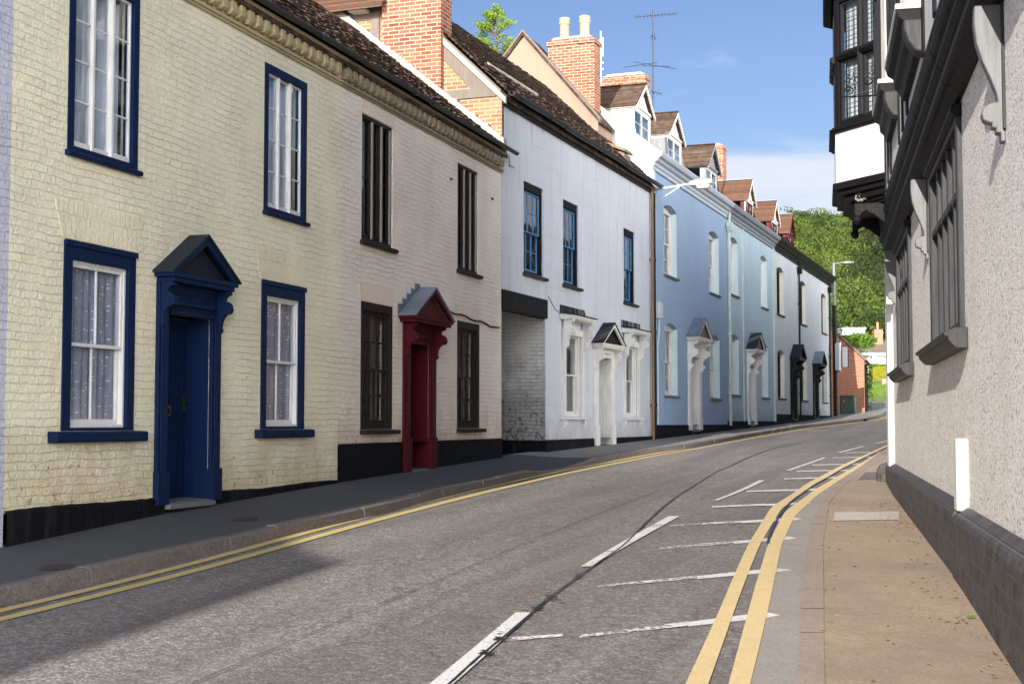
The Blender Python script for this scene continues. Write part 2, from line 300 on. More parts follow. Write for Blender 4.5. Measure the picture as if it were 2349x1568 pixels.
# ------------------------------------------------------------------ mesh builder
class MB:
    def __init__(s, xf=None): s.v, s.f, s.xf = [], [], xf
    def p(s, *c):
        q = Vector(c)
        s.v.append(tuple(s.xf @ q) if s.xf is not None else tuple(q)); return len(s.v)-1
    def face(s, pts): s.f.append([s.p(*q) for q in pts]); return s
    def box(s, x0, x1, y0, y1, z0, z1):
        i = [s.p(x, y, z) for x in (x0, x1) for y in (y0, y1) for z in (z0, z1)]
        for q in ((0, 1, 3, 2), (4, 6, 7, 5), (0, 4, 5, 1), (2, 3, 7, 6), (0, 2, 6, 4), (1, 5, 7, 3)): s.f.append([i[k] for k in q])
        return s
    def prism(s, poly, a0, a1, axis):
        def mk(u, w, a): return {'x': (a, u, w), 'y': (u, a, w), 'z': (u, w, a)}[axis]
        A = [s.p(*mk(u, w, a0)) for u, w in poly]; B = [s.p(*mk(u, w, a1)) for u, w in poly]; k = len(poly)
        s.f.append(A); s.f.append(B[::-1])
        for i in range(k): s.f.append([A[i], B[i], B[(i+1) % k], A[(i+1) % k]])
        return s
    def tube(s, pts, r, n=8, cap=True):
        pts = [Vector(q) for q in pts]; rings = []
        for i, q in enumerate(pts):
            d = (pts[min(i+1, len(pts)-1)]-pts[max(i-1, 0)]).normalized()
            a = d.orthogonal().normalized() if abs(d.z) > .9 else d.cross(Vector((0, 0, 1))).normalized(); b = d.cross(a)
            rr = r[i] if isinstance(r, (list, tuple)) else r
            rings.append([s.p(*(q+a*math.cos(t*2*math.pi/n)*rr+b*math.sin(t*2*math.pi/n)*rr)) for t in range(n)])
        for i in range(len(rings)-1):
            for t in range(n): s.f.append([rings[i][t], rings[i][(t+1) % n], rings[i+1][(t+1) % n], rings[i+1][t]])
        if cap: s.f.append(rings[0][::-1]); s.f.append(rings[-1])
        return s
    def lathe(s, prof, cx, cy, n=14):
        rings = [[s.p(cx+r*math.cos(t*2*math.pi/n), cy+r*math.sin(t*2*math.pi/n), z) for t in range(n)] for r, z in prof]
        for i in range(len(rings)-1):
            for t in range(n): s.f.append([rings[i][t], rings[i][(t+1) % n], rings[i+1][(t+1) % n], rings[i+1][t]])
        s.f.append(rings[0][::-1]); s.f.append(rings[-1]); return s
    def sphere(s, c, r, n=10):
        return s.lathe([(max(.001, r*math.sin(math.pi*k/8)), c[2]-r*math.cos(math.pi*k/8)) for k in range(9)], c[0], c[1], n)
    def frame(s, x0, x1, z0, z1, w, y0, y1, wb=None, wt=None):
        wb = w if wb is None else wb; wt = w if wt is None else wt
        s.box(x0, x0+w, y0, y1, z0, z1); s.box(x1-w, x1, y0, y1, z0, z1)
        s.box(x0+w, x1-w, y0, y1, z0, z0+wb); s.box(x0+w, x1-w, y0, y1, z1-wt, z1); return s
    def build(s, name, mat, parent=None, bevel=0, smooth=False, **props):
        me = bpy.data.meshes.new(name); me.from_pydata(s.v, [], s.f); me.update()
        import bmesh
        bm = bmesh.new(); bm.from_mesh(me); bmesh.ops.recalc_face_normals(bm, faces=bm.faces) if len(s.f) < 30000 else None; bm.to_mesh(me); bm.free()
        if smooth:
            for p in me.polygons: p.use_smooth = True
        me.materials.append(M[mat] if isinstance(mat, str) else mat)
        o = bpy.data.objects.new(name, me); C.objects.link(o)
        if parent is not None:
            o.parent = parent
            off = parent.get('_o')
            if off is not None: o.location = (-off[0], -off[1], -off[2])
        if bevel:
            b = o.modifiers.new('bevel', 'BEVEL'); b.width = bevel; b.segments = 2; b.limit_method = 'ANGLE'
        for k, q in props.items(): o[k] = q
        return o
class Frame:
    def __init__(s, ox, oy, rz): s.o = (ox, oy); s.rz = rz
    def thing(s, name, label, cat, off=(0, 0, 0), group=None):
        o = bpy.data.objects.new(name, None); C.objects.link(o); o.empty_display_size = .3
        m = Matrix.Translation((s.o[0], s.o[1], 0)) @ Matrix.Rotation(s.rz, 4, 'Z')
        o.location = m @ Vector(off); o.rotation_euler = (0, 0, s.rz); o['_o'] = off
        o['label'] = label; o['category'] = cat
        if group: o['group'] = group
        return o
TH1 = math.atan(.3184); TH2 = math.atan(.3745); THR = math.atan(.222)
P1 = (-8.31+.3184*12.2, 12.2); P2 = (-8.31+.3184*25.5, 25.5); PR = (1.25+.222*8, 8.0)
F1 = Frame(*P1, R(90)-TH1); F2 = Frame(*P2, R(90)-TH2); FR = Frame(*PR, R(270)-THR); FW = Frame(0, 0, 0)
def world(fr, x, y):
    m = Matrix.Rotation(fr.rz, 4, 'Z') @ Vector((x, y, 0)); return (fr.o[0]+m.x, fr.o[1]+m.y)
# ------------------------------------------------------------------ wall with openings
def wall(mb, x0, x1, z0, z1, holes, y=0.0, top=None):
    """holes: (x0,x1,z0,z1,depth,arch)"""
    xs = sorted({x0, x1, *[h[0] for h in holes], *[h[1] for h in holes]}); zs = sorted({z0, z1, *[h[2] for h in holes], *[h[3] for h in holes]})
    xs = [v for v in xs if x0 <= v <= x1]; zs = [v for v in zs if z0 <= v <= z1]
    for a, b in zip(xs, xs[1:]):
        for c, d in zip(zs, zs[1:]):
            mx, mz = (a+b)/2, (c+d)/2
            if any(h[0] < mx < h[1] and h[2] < mz < h[3] for h in holes): continue
            mb.face([(a, y, c), (b, y, c), (b, y, d), (a, y, d)])
    for h in holes:
        a, b, c, d, dep, arch = h
        K = 8
        if arch:
            pts = [(a+(b-a)*i/K, d-arch+arch*math.sin(math.pi*(.5+ (i/K-.5)*.86))-arch*math.sin(math.pi*(.5-.43))) for i in range(K+1)]
            k = arch/(max(p[1] for p in pts)-pts[0][1]); pts = [(px, (d-arch)+(pz-pts[0][1])*k) for px, pz in pts]
            for (ax, az), (bx, bz) in zip(pts, pts[1:]):
                mb.face([(ax, y, az), (bx, y, bz), (bx, y, d), (ax, y, d)])
                mb.face([(ax, y, az), (bx, y, bz), (bx, y+dep, bz), (ax, y+dep, az)])
            e = d-arch
        else:
            e = d; mb.face([(a, y, d), (b, y, d), (b, y+dep, d), (a, y+dep, d)])
        mb.face([(a, y, c), (a, y, e), (a, y+dep, e), (a, y+dep, c)]); mb.face([(b, y, c), (b, y, e), (b, y+dep, e), (b, y+dep, c)])
        if c > z0: mb.face([(a, y, c), (b, y, c), (b, y+dep, c), (a, y+dep, c)])
def curtain(parent, x0, x1, z0, z1, y, mat, amp=.014, wave=.13, name='curtain', gap=None):
    mb = MB(); n = max(6, int((x1-x0)/.02)); sd = random.random()*9
    for i in range(n):
        a = x0+(x1-x0)*i/n; b = x0+(x1-x0)*(i+1)/n
        if gap and gap[0] < (a-x0)/(x1-x0) < gap[1]: continue
        f = lambda t: y+amp*math.sin(t*2*math.pi/wave+sd)+amp*.6*math.sin(t*2*math.pi/wave*.43+sd*2)
        mb.face([(a, f(a), z0), (b, f(b), z0), (b, f(b), z1), (a, f(a), z1)])
    return mb.build(name, mat, parent, smooth=True)
def sash(parent, x0, x1, z0, z1, y, cols, rows, mat, fw=.045, bar=.02, glass='glass', fb=None, offs=None):
    mb = MB().frame(x0, x1, z0, z1, fw, y, y+.035, wb=fb)
    fb = fb or fw
    for i in range(1, cols):
        c = x0+fw+(x1-x0-2*fw)*i/cols if offs is None else offs[i-1]
        mb.box(c-bar/2, c+bar/2, y+.005, y+.03, z0+fb, z1-fw)
    for j in range(1, rows):
        c = z0+fb+(z1-z0-fb-fw)*j/rows; mb.box(x0+fw, x1-fw, y+.008, y+.028, c-bar/2, c+bar/2)
    s = mb.build('sash', mat, parent, bevel=.004)
    g = MB().face([(x0+fw*.6, y+.018, z0+fw*.6), (x1-fw*.6, y+.018, z0+fw*.6), (x1-fw*.6, y+.018, z1-fw*.6), (x0+fw*.6, y+.018, z1-fw*.6)]).build('pane', glass, parent)
    return s
def sill(parent, x0, x1, z, h, y0, y1, mat, name='sill'):
    mb = MB(); mb.prism([(y1, z), (y1, z-h), (y0+.012, z-h), (y0, z-h+.015), (y0, z-.02), (y0+.02, z-.008)], x0, x1, 'x')
    return mb.build(name, mat, parent, bevel=.006)
def sash_window(house, x0, x1, z0, z1, fy, fw, fmat, smat, cols, rows, sill_p=None, cur='white_net', glass='glass', recess=.05, ft=None, sfb=.07, proud=0, gap=None, sbar=.02, cy=.22, lmat=None):
    """outer frame (window) with two sliding sashes, panes, sill and curtain"""
    mb = MB(); mb.frame(x0, x1, z0, z1, fw, fy, fy+.13, wb=.03, wt=ft or fw)
    if proud: mb.box(x0-.01, x1+.01, fy-.02, fy, z1-.045, z1+.01)
    w = mb.build('window', fmat, house, bevel=.005)
    a, b, c, d = x0+fw, x1-fw, z0+.03, z1-(ft or fw); mid = (c+d)/2
    # inner lining
    MB().frame(a, b, c, d, .025, fy+recess-.012, fy+.13).build('lining', lmat or smat, w)
    sash(w, a+.025, b-.025, mid-.02, d-.025, fy+recess, cols, rows, smat, .035 if not lmat else .026, sbar, glass)
    sash(w, a+.025, b-.025, c+.01, mid+.02, fy+recess+.04, cols, rows, smat, .035, sbar, glass, fb=sfb)
    if sill_p: sill(w, *sill_p)
    if cur: curtain(w, a, b, c, d, fy+cy+.01, cur, gap=gap)
    return w
def casement3(house, x0, x1, z0, z1, fw, fmat, smat, rows=4, sill_p=None, cur='white_net', glass='glass', fy=-.01, mull=.05, gap=None, wb=.05, horn=True):
    w = MB().frame(x0, x1, z0, z1, fw, fy, fy+.12, wb=wb).build('window', fmat, house, bevel=.005)
    a, b, c, d = x0+fw, x1-fw, z0+wb, z1-fw
    ws = (b-a)/3
    for i in range(3):
        l, r = a+ws*i, a+ws*(i+1)
        yy = fy+.035+(.02 if i == 1 else 0)
        sash(w, l+.004, r-.004, c, d, yy, 1, rows, smat, mull/2, .018, glass, fb=.06 if horn else None)
    for i in (1, 2): MB().box(a+ws*i-.018, a+ws*i+.018, fy+.02, fy+.1, c, d).build('mullion', smat, w, bevel=.004)
    if sill_p: sill(w, *sill_p)
    if cur: curtain(w, a, b, c, d, fy+.2, cur, .03, .13, gap=gap)
    return w
CONS = [(0, 0), (.22, 0), (.225, -.05), (.17, -.075), (.145, -.11), (.15, -.15), (.195, -.165), (.235, -.215), (.245, -.28), (.235, -.335), (.20, -.355), (.165, -.36), (.12, -.41), (.095, -.48), (.085, -.56), (.10, -.60), (.085, -.64), (.05, -.66), (.04, -.70), (0, -.72)]
BIGC = [(0, 0), (.24, 0), (.24, -.06), (.2, -.09), (.15, -.11), (.13, -.16), (.15, -.22), (.21, -.25), (.235, -.31), (.23, -.37), (.19, -.42), (.13, -.46), (.09, -.52), (.075, -.60), (.09, -.66), (.13, -.69), (.12, -.74), (.085, -.77), (.065, -.84), (.03, -.86), (0, -.88)]
def console(parent, x, w, ztop, prof, mat, sy=1.0, sz=1.0, y0=0.0):
    return MB().prism([(y0-a*sy, ztop+b*sz) for a, b in prof], x-w/2, x+w/2, 'x').build('console', mat, parent, bevel=.006)
def door_case(house, xc, ho, hi, zb, zo, ze, za, proj, mat, roofmat, tymp, leaf, prof=CONS, sy=1.0, sz=.7, recess=.27, leafmat=None, plinth_h=.35, name='door_surround', ogap=None, hw=None, open_leaf=False, brass=True, reveal=None):
    """pilasters, entablature, consoles and a pitched hood round a panelled door"""
    s = MB()
    for sg in (-1, 1):
        a, b = sorted((xc+sg*hi, xc+sg*ho)); s.box(a, b, -.045, 0.0, zb, ze-.1)
        s.box(a+.035, b-.035, -.06, -.045, zb+plinth_h, zo+.02)
        s.box(a-.012, b+.012, -.07, -.0, zb, zb+plinth_h)
        ia, ib = sorted((xc+sg*hi, xc+sg*(hi-.012))); s.box(ia, ib, 0.0, recess+.02, zb, zo)
    s.box(xc-hi, xc+hi, -.04, 0.0, zo, ze-.1)
    s.box(xc-hi, xc+hi, -.07, -.04, zo, zo+.035); s.box(xc-hi, xc+hi, -.085, -.04, zo+.1, zo+.14)
    s.box(xc-hi-.0, xc+hi, -.06, -.04, ze-.2, ze-.1)
    s.box(xc-hi, xc+hi, 0.0, recess, zo, zo+.02)
    case = s.build(name, mat, house, bevel=.005)
    hw = hw or ho+.12
    for sg in (-1, 1): console(case, xc+sg*(ho-.06), .085, ze-.1, prof, mat, sy, sz)
    h = MB(); h.box(xc-hw+.05, xc+hw-.05, -proj+.02, 0.0, ze-.1, ze-.05); h.box(xc-hw, xc+hw, -proj, 0.0, ze-.05, ze)
    h.build('hood_cornice', mat, case, bevel=.006)
    MB().prism([(xc-hw+.08, ze), (xc+hw-.08, ze), (xc, za-.07)], -proj+.10, -.001, 'y').build('tympanum', tymp, case)
    t = .055; r = MB()
    for sg in (-1, 1): r.prism([(xc+sg*hw, ze), (xc+sg*(hw-.10), ze), (xc, za-.09), (xc, za)], -proj, -proj+.045, 'y')
    r.build('raking_board', mat, case, bevel=.004)
    r = MB()
    for sg in (-1, 1): r.prism([(xc+sg*(hw+.03), ze-.01), (xc+sg*(hw+.03), ze+.012), (xc, za+.028), (xc, za+.002)], -proj-.02, 0.0, 'y')
    for k in range(5):     # lead stepped up the wall
        pass
    r.build('hood_roof', roofmat, case)
    if leaf:
        dw = MB(); lx0, lx1 = xc-hi+.012, xc+hi-.012
        dx = recess
        dw.box(lx0, lx1, dx+.01, dx+.05, zb+.03, zo)
        W = lx1-lx0
        d = dw.build('door', leafmat or mat, house)
        pn = MB()
        for (pa, pb) in ((.1, .46), (.54, .9)):
            for (qa, qb) in ((.06, .36), (.45, .72), (.78, .95)):
                H = zo-zb; pn.frame(lx0+W*pa, lx0+W*pb, zb+H*qa, zb+H*qb, .025, dx-.004, dx+.0095)
                pn.box(lx0+W*pa+.05, lx0+W*pb-.05, dx+.0, dx+.0095, zb+H*qa+.05, zb+H*qb-.05)
        pn.build('door_panel', leafmat or mat, d, bevel=.004)
        if brass:
            z = zb+.93
            MB().frame(xc-.17, xc+.1, z, z+.11, .02, dx-.012, dx).build('letterbox', 'brass', d)
            MB().box(lx1-.075, lx1-.035, dx-.008, dx+.008, z+.05, z+.24).tube([(lx1-.055, dx-.005, z+.17), (lx1-.055, dx-.05, z+.17), (lx1-.14, dx-.05, z+.165)], .009).build('handle', 'brass', d)
    MB().prism([(-.1, zb), (-.1, zb-.05), (recess+.05, zb-.05), (recess+.05, zb+.03), (recess-.0, zb+.03), (0, zb+.02)], xc-hi-.02, xc+hi+.02, 'x').build('step', 'grey_sill', case, bevel=.01)
    return case
def tiles(mb, x0, x1, ye, ze, pitch, length, tw=.165, ex=.105, lift=.02):
    c, s = math.cos(pitch), math.sin(pitch); n = int(length/ex)+1
    for j in range(n):
        u0 = j*ex
        sag = .02*math.sin(j*.7)
        x = x0-(tw/2 if j % 2 else 0)
        while x < x1-.02:
            a, b = max(x0, x+.003+random.uniform(-.004, .004)), min(x1, x+tw-.003)
            if b-a > .02:
                l0 = lift+random.uniform(.006, .028); l1 = random.uniform(-.006, .004); d = random.uniform(-.012, .012)
                p = []
                for (xx, uu, hh) in ((a, u0+d, l0), (b, u0+d, l0+random.uniform(-.006, .006)), (b, u0+ex*1.55, l1+.004), (a, u0+ex*1.55, l1+.004)):
                    uu = min(uu, length); p.append((xx, ye+uu*c-hh*s, ze+uu*s+hh*c))
                q = [(X, Y+.014*s, Z-.014*c) for X, Y, Z in p]
                mb.face(p); mb.face([p[0], p[1], q[1], q[0]]); mb.face([p[0], p[3], q[3], q[0]]); mb.face([p[1], p[2], q[2], q[1]])
            x += tw
def gable_roof(house, x0, x1, ye, ze, yr, zr, yb, mat, th=.09, name='roof', zb=None):
    zb = ze if zb is None else zb
    mb = MB(); mb.prism([(ye, ze), (yr, zr), (yb, zb), (yb, zb-th), (yr, zr-th*1.3), (ye, ze-th)], x0, x1, 'x')
    return mb.build(name, mat, house)
def gutter(house, x0, x1, y, z, r=.055, mat='iron', step=1.0, name='gutter'):
    mb = MB(); pr = [(y+r*math.cos(t), z+r*math.sin(t)) for t in [math.pi+math.pi*k/8 for k in range(9)]]+[(y+(r-.01)*math.cos(t), z+(r-.01)*math.sin(t)) for t in [2*math.pi-math.pi*k/8 for k in range(9)]]
    k = int((x1-x0)/1.8)+1
    for i in range(k):
        a, b = x0+(x1-x0)*i/k, x0+(x1-x0)*(i+1)/k; dz = .012*math.sin(i*2.1)
        mb.prism([(u, w+dz) for u, w in pr], a, b-.004, 'x')
    g = mb.build(name, mat, house)
    x = x0+.4
    while x < x1:
        jb = MB().prism([(y+(r+.012)*math.cos(t), z+(r+.012)*math.sin(t)) for t in [math.pi+math.pi*k/6 for k in range(7)]], x, x+.06, 'x')
        jb.build('gutter_joint', mat, g); x += 1.8
    return g
def chimney(house, x0, x1, y0, y1, z0, z1, mat='brick', pots=(), cap=True, roofp=None):
    mb = MB().box(x0, x1, y0, y1, z0, z1-.16)
    if cap:
        mb.box(x0-.03, x1+.03, y0-.03, y1+.03, z1-.16, z1-.06); mb.box(x0+.01, x1-.01, y0+.01, y1-.01, z1-.06, z1)
    else: mb.box(x0, x1, y0, y1, z1-.16, z1)
    c = mb.build('chimney', mat, house)
    MB().prism([(y0+.05, z1), (y1-.05, z1), (y1-.15, z1+.07), (y0+.15, z1+.07)], x0+.05, x1-.05, 'x').build('flaunching', 'mortar', c)
    for (px, py, h) in pots:
        MB().lathe([(.14, z1+.02), (.145, z1+.04), (.13, z1+.08), (.125, z1+h-.2), (.15, z1+h-.16), (.155, z1+h-.12), (.135, z1+h-.1), (.15, z1+h-.03), (.145, z1+h), (.11, z1+h), (.1, z1+h-.2)], px, py, 18).build('chimney_pot', 'buff_pot', c, smooth=False, bevel=.004)
    return c
def downpipe(house, x, z0, z1, mat, y=-.07, r=.04, hopper=False, name='downpipe'):
    mb = MB().tube([(x, y, z0), (x, y, z1)], r, 10)
    z = z0+1.0
    while z < z1-.3: mb.tube([(x, y, z), (x, y, z+.08)], r+.012, 10); mb.box(x-.08, x+.08, y, 0, z+.02, z+.05); z += 1.85
    if hopper: mb.prism([(x-.09, z1-.12), (x+.09, z1-.12), (x+.15, z1+.02), (x+.15, z1+.16), (x-.15, z1+.16), (x-.15, z1+.02)], y-.12, y+.06, 'y'); mb.tube([(x, y, z1+.1), (x, y-.03, z1+.5)], r*.8, 10)
    return mb.build(name, mat, house, bevel=.004)
GRP = 'terraced houses along the left side of the street'
# ================================================================== LEFT ROW 1
def dentils(house, x0, x1, zt, mat):
    mb = MB()
    mb.box(x0, x1, -.05, 0, zt-.30, zt-.26); mb.box(x0, x1, -.03, 0, zt-.33, zt-.30)        # string course
    mb.box(x0, x1, -.04, 0, zt-.08, zt-.02); mb.box(x0, x1, -.13, 0, zt-.02, zt+.03)
    x = x0+.03
    while x < x1-.1:
        j = random.uniform(-.01, .01)
        mb.prism([(0, zt-.235), (-.07, zt-.235+j), (-.11, zt-.20), (-.11, zt-.08), (0, zt-.08)], x, x+.105, 'x')
        x += .205
    return mb.build('dentil_cornice', mat, house, bevel=.006)
ZG = -2.0
# --- yellow house
Y = F1.thing('terraced_house', 'cream yellow painted brick house with navy blue windows and navy door', 'house', (0, 0, -1.1), GRP)
hol = [(.81, 1.99, 2.56, 4.36, .2, 0), (4.71, 5.86, 2.56, 4.36, .2, 0), (.79, 1.98, -.08, 1.70, .2, 0), (4.68, 5.84, -.08, 1.70, .2, 0), (2.57, 3.47, ZG, 1.14, .3, 0)]
mb = MB(); wall(mb, 0, 6.88, -.79, 4.95, hol)
mb.build('wall', 'yellow', Y); MB().box(0, 6.88, 6.5, 6.7, ZG, 4.95).build('rear_wall', 'yellow', Y)
# plinth with a wavy upper edge
mb = MB()
for (a, b) in ((0, 2.57), (3.47, 6.88)):
    k = 24; xs = [a+(b-a)*i/k for i in range(k+1)]; zt = [-.79+.010*math.sin(x*2.3)+random.uniform(-.004, .004) for x in xs]
    for i in range(k):
        (xa, za), (xb, zb) = (xs[i], zt[i]), (xs[i+1], zt[i+1])
        mb.face([(xa, -.035, ZG), (xb, -.035, ZG), (xb, -.035, zb), (xa, -.035, za)]); mb.face([(xa, -.035, za), (xb, -.035, zb), (xb, 0, zb+.02), (xa, 0, za+.02)])
mb.box(2.57, 3.47, .3, .35, ZG, -.8)
mb.build('plinth', 'black_render', Y)
dentils(Y, 0, 6.88, 4.9, 'mould')
def band(h, x0, x1, z, mat): return MB().box(x0, x1, -.008, 0, z, z+.33).build('soldier_arch', mat, h)
for a, b, z in ((.79, 1.98, 1.72), (4.68, 5.84, 1.72)): MB().prism([(a-.02, z), (b+.02, z), (b+.16, z+.36), (a-.16, z+.36)], -.006, -.0005, 'y').build('soldier_arch', 'yellow_arch', Y)
casement3(Y, .81, 1.99, 2.56, 4.36, .1, 'navy', 'peeling', 4, (.78, 2.02, 2.56, .06, -.06, .1, 'navy'), gap=(0, .25))
casement3(Y, 4.71, 5.86, 2.56, 4.36, .1, 'navy', 'peeling', 4, (4.69, 5.89, 2.56, .06, -.06, .1, 'navy'), gap=(0, .14))
sash_window(Y, .79, 1.98, -.08, 1.70, -.015, .13, 'navy', 'peeling', 2, 1, (.60, 2.10, -.08, .11, -.11, .12, 'navy'), 'net', ft=.17, cy=.12, proud=1)
sash_window(Y, 4.68, 5.84, -.08, 1.70, -.015, .13, 'navy', 'peeling', 2, 1, (4.55, 5.98, -.08, .11, -.10, .12, 'navy'), 'net', ft=.17, cy=.12, proud=1)
door_case(Y, 3.02, .645, .45, -.86, 1.14, 1.56, 2.0, .23, 'navy', 'navy_roof', 'navy_roof', True, sz=.72, hw=.69, sy=.85)
PITCH1 = R(39); LEN1 = 3.08/math.cos(PITCH1)
def roof1(h, x0, x1, ridge=True):
    r = gable_roof(h, x0, x1, -.12, 4.93, 2.98, 4.93+3.10*math.tan(PITCH1), 6.9, 'tile_dark', .1)
    mb = MB(); tiles(mb, x0, x1, -.18, 4.96, PITCH1, LEN1+.12); mb.build('roof_tiles', 'tile_dark', r)
    mb = MB(); x = x0; zr = 4.93+3.10*math.tan(PITCH1)
    while x < x1-.05:
        w = min(.3, x1-x); mb.prism([(2.98+.13*math.cos(t), zr-.03+.13*math.sin(t)+random.uniform(0, .006)) for t in [math.pi*k/6 for k in range(7)]], x, x+w-.012, 'x'); x += .3
    mb.build('ridge_tiles', 'tile_red', r)
    return r
rY = roof1(Y, 0, 6.88)
gutter(Y, 0, 6.88, -.21, 4.98, .05, 'iron')
# roof light
cs, sn = math.cos(PITCH1), math.sin(PITCH1)
def onroof(u, h): return (-.12+u*cs-h*sn, 4.93+u*sn+h*cs)
mb = MB(); A = [onroof(.98, .05), onroof(1.9, .05), onroof(1.9, .13), onroof(.98, .13)]
mb.prism(A, 6.0, 6.72, 'x'); sk = mb.build('roof_light', 'brown', Y)
MB().face([(6.05, *onroof(1.03, .136)), (6.67, *onroof(1.03, .136)), (6.67, *onroof(1.85, .136)), (6.05, *onroof(1.85, .136))]).build('pane', m_glass('roof_light_glass', refl=1.6, tint=(.2, .25, .35)), sk)
# --- pink house
X0, X1 = 6.88, 13.95
K = F1.thing('terraced_house', 'pale pink painted brick house with black base and dark red doorcase', 'house', (X0, 0, -.8), GRP)
hol = [(7.62, 8.75, 2.56, 4.36, .2, 0), (11.58, 12.63, 2.56, 4.36, .2, 0), (7.62, 8.76, -.10, 1.70, .2, 0), (11.57, 12.70, -.10, 1.70, .2, 0), (9.40, 10.24, ZG, 1.20, .35, 0)]
mb = MB(); wall(mb, X0, X1, -.30, 4.95, hol); mb.build('wall', 'pink', K); MB().box(X0, X1, 6.5, 6.7, ZG, 4.95).build('rear_wall', 'pink', K)
for a, b, z in ((7.62, 8.76, 1.72), (11.57, 12.70, 1.72), (7.62, 8.75, 4.37)): MB().prism([(a-.02, z), (b+.02, z), (b+.10, z+.24), (a-.10, z+.24)], -.006, -.0005, 'y').build('soldier_arch', 'pink_arch', K)
mb = MB(); wall(mb, X0, X1, ZG, -.30, [(9.40, 10.24, ZG, -.30, .35, 0)], -.02); mb.face([(X0, -.02, -.30), (X1, -.02, -.30), (X1, 0, -.29), (X0, 0, -.29)]); mb.box(9.38, 10.26, .35, .4, ZG, -.65)
mb.face([(X1, -.02, ZG), (X1, .4, ZG), (X1, .4, -.3), (X1, -.02, -.3)]); mb.build('plinth', 'black_brick', K)
dentils(K, X0, X1, 4.9, 'mould_pink')
for a, b in ((7.62, 8.75), (11.58, 12.63)):
    casement3(K, a, b, 2.56, 4.36, .055, 'brown', 'brown', 4, (a-.05, b+.06, 2.56, .07, -.08, .1, 'brown'), None, 'glass_dark', fy=.02, mull=.05)
    mb = MB()
    ws = (b-a-.11)/3
    for i in (1, 2, 3): x = a+.055+ws*i; mb.box(x-.022-(.02 if i == 3 else 0), x+.022-(.02 if i == 3 else 0), .005, .03, 2.61, 4.30)
    w = mb.build('mullion', 'grey_wood', K['_o'] and [c for c in K.children if c.name.startswith('window')][-1], bevel=.004)
for a, b in ((7.62, 8.76), (11.57, 12.70)):
    sash_window(K, a, b, -.10, 1.70, -.005, .075, 'brown', 'brown', 3, 2, (a-.02, b+.12, -.10, .07, -.1, .12, 'brown'), 'grey_backing', 'glass', ft=.12, sfb=.09, gap=(.45, .8), sbar=.022)  # grey curtain stands in for pale reflections on dark glass
pd = door_case(K, 9.82, .66, .42, -.74, 1.20, 1.60, 2.06, .28, 'maroon', 'lead', 'red_wood', True, sz=.78, hw=.82, leafmat='brown', plinth_h=.5, recess=.33)
for i in range(5):     # stepped lead flashing left of the hood
    t = i/5; x = 9.82-.86+.86*t; z = 1.62+.46*t
    MB().box(x, x+.20, -.012, 0, z-.02, z+.15).build('flashing', 'lead', pd)
MB().box(9.62, 9.645, .16, .31, -.70, 1.19).build('draught_strip', 'brass', pd)
pts = [(10.55, -.02, 1.72)]+[(10.62+i*.26, -.025, 1.84-.012*i+.02*math.sin(i*1.7)) for i in range(13)]
MB().tube(pts, .016, 6).build('cable', 'black_paint', K)
roof1(K, X0, X1)
gutter(K, X0, X1+.28, -.21, 4.98, .05, 'iron')
MB().tube([(14.1, -.1, 4.93), (14.1, -.1, 4.72)], .008, 6).tube([(13.98, -.15, 4.72), (14.25, -.15, 4.72)], .008, 6).build('gutter_bracket', 'black_paint', K)
for x, z in ((11.2, 4.0), (13.35, 4.0)): MB().box(x, x+.09, -.02, .0, z, z+.03).build('wall_vent', 'black_paint', K)
# --- lilac house at the left edge, and the taller one beyond it
L = F1.thing('terraced_house', 'lilac painted brick house, only its edge showing left of the yellow house', 'house', (-35.3, 0, -1.8), GRP)
mb = MB(); wall(mb, -35.3, -.0, -1.15, 4.95, [(-3.4, -2.3, -.1, 1.7, .2, 0), (-3.4, -2.3, 2.5, 4.3, .2, 0)]); mb.build('wall', 'lilac', L); MB().box(-35.3, 0, 6.5, 6.7, ZG, 4.95).build('rear_wall', 'lilac', L)
MB().box(-35.3, -.01, -.03, 0, -3, -1.15).build('plinth', 'black_render', L)
for z in (-.1, 2.5): sash_window(L, -3.4, -2.3, z, z+1.8, .02, .07, 'white_paint', 'white_paint', 2, 2, (-3.5, -2.2, z, .07, -.07, .1, 'white_paint'))
gable_roof(L, -35.3, 0, -.15, 4.93, 3.35, 7.74, 6.9, 'tile_dark')
gutter(L, -35.3, 0, -.22, 4.99, .06)
T = F1.thing('terraced_house', 'tall four storey brick house standing behind the camera', 'house', (-52, 0, -1.9), GRP)
mb = MB(); wall(mb, -52, -35.4, -3, 11.9, [(-39.5, -38.2, 5.2, 7, .2, 0), (-39.5, -38.2, 2, 3.8, .2, 0), (-43.5, -42.2, 5.2, 7, .2, 0)]); mb.build('wall', 'brick', T)
MB().box(-52, -35.4, 6, 6.2, -3, 11.9).build('rear_wall', 'brick', T); MB().box(-35.6, -35.4, .01, 6, -3, 11.9).build('side_wall', 'brick', T)
for (a, z) in ((-39.5, 5.2), (-39.5, 2), (-43.5, 5.2)): sash_window(T, a, a+1.3, z, z+1.8, .02, .07, 'white_paint', 'white_paint', 2, 2)
gable_roof(T, -52, -35.4, -.0, 11.9, 3, 13.2, 6.3, 'tile_dark')
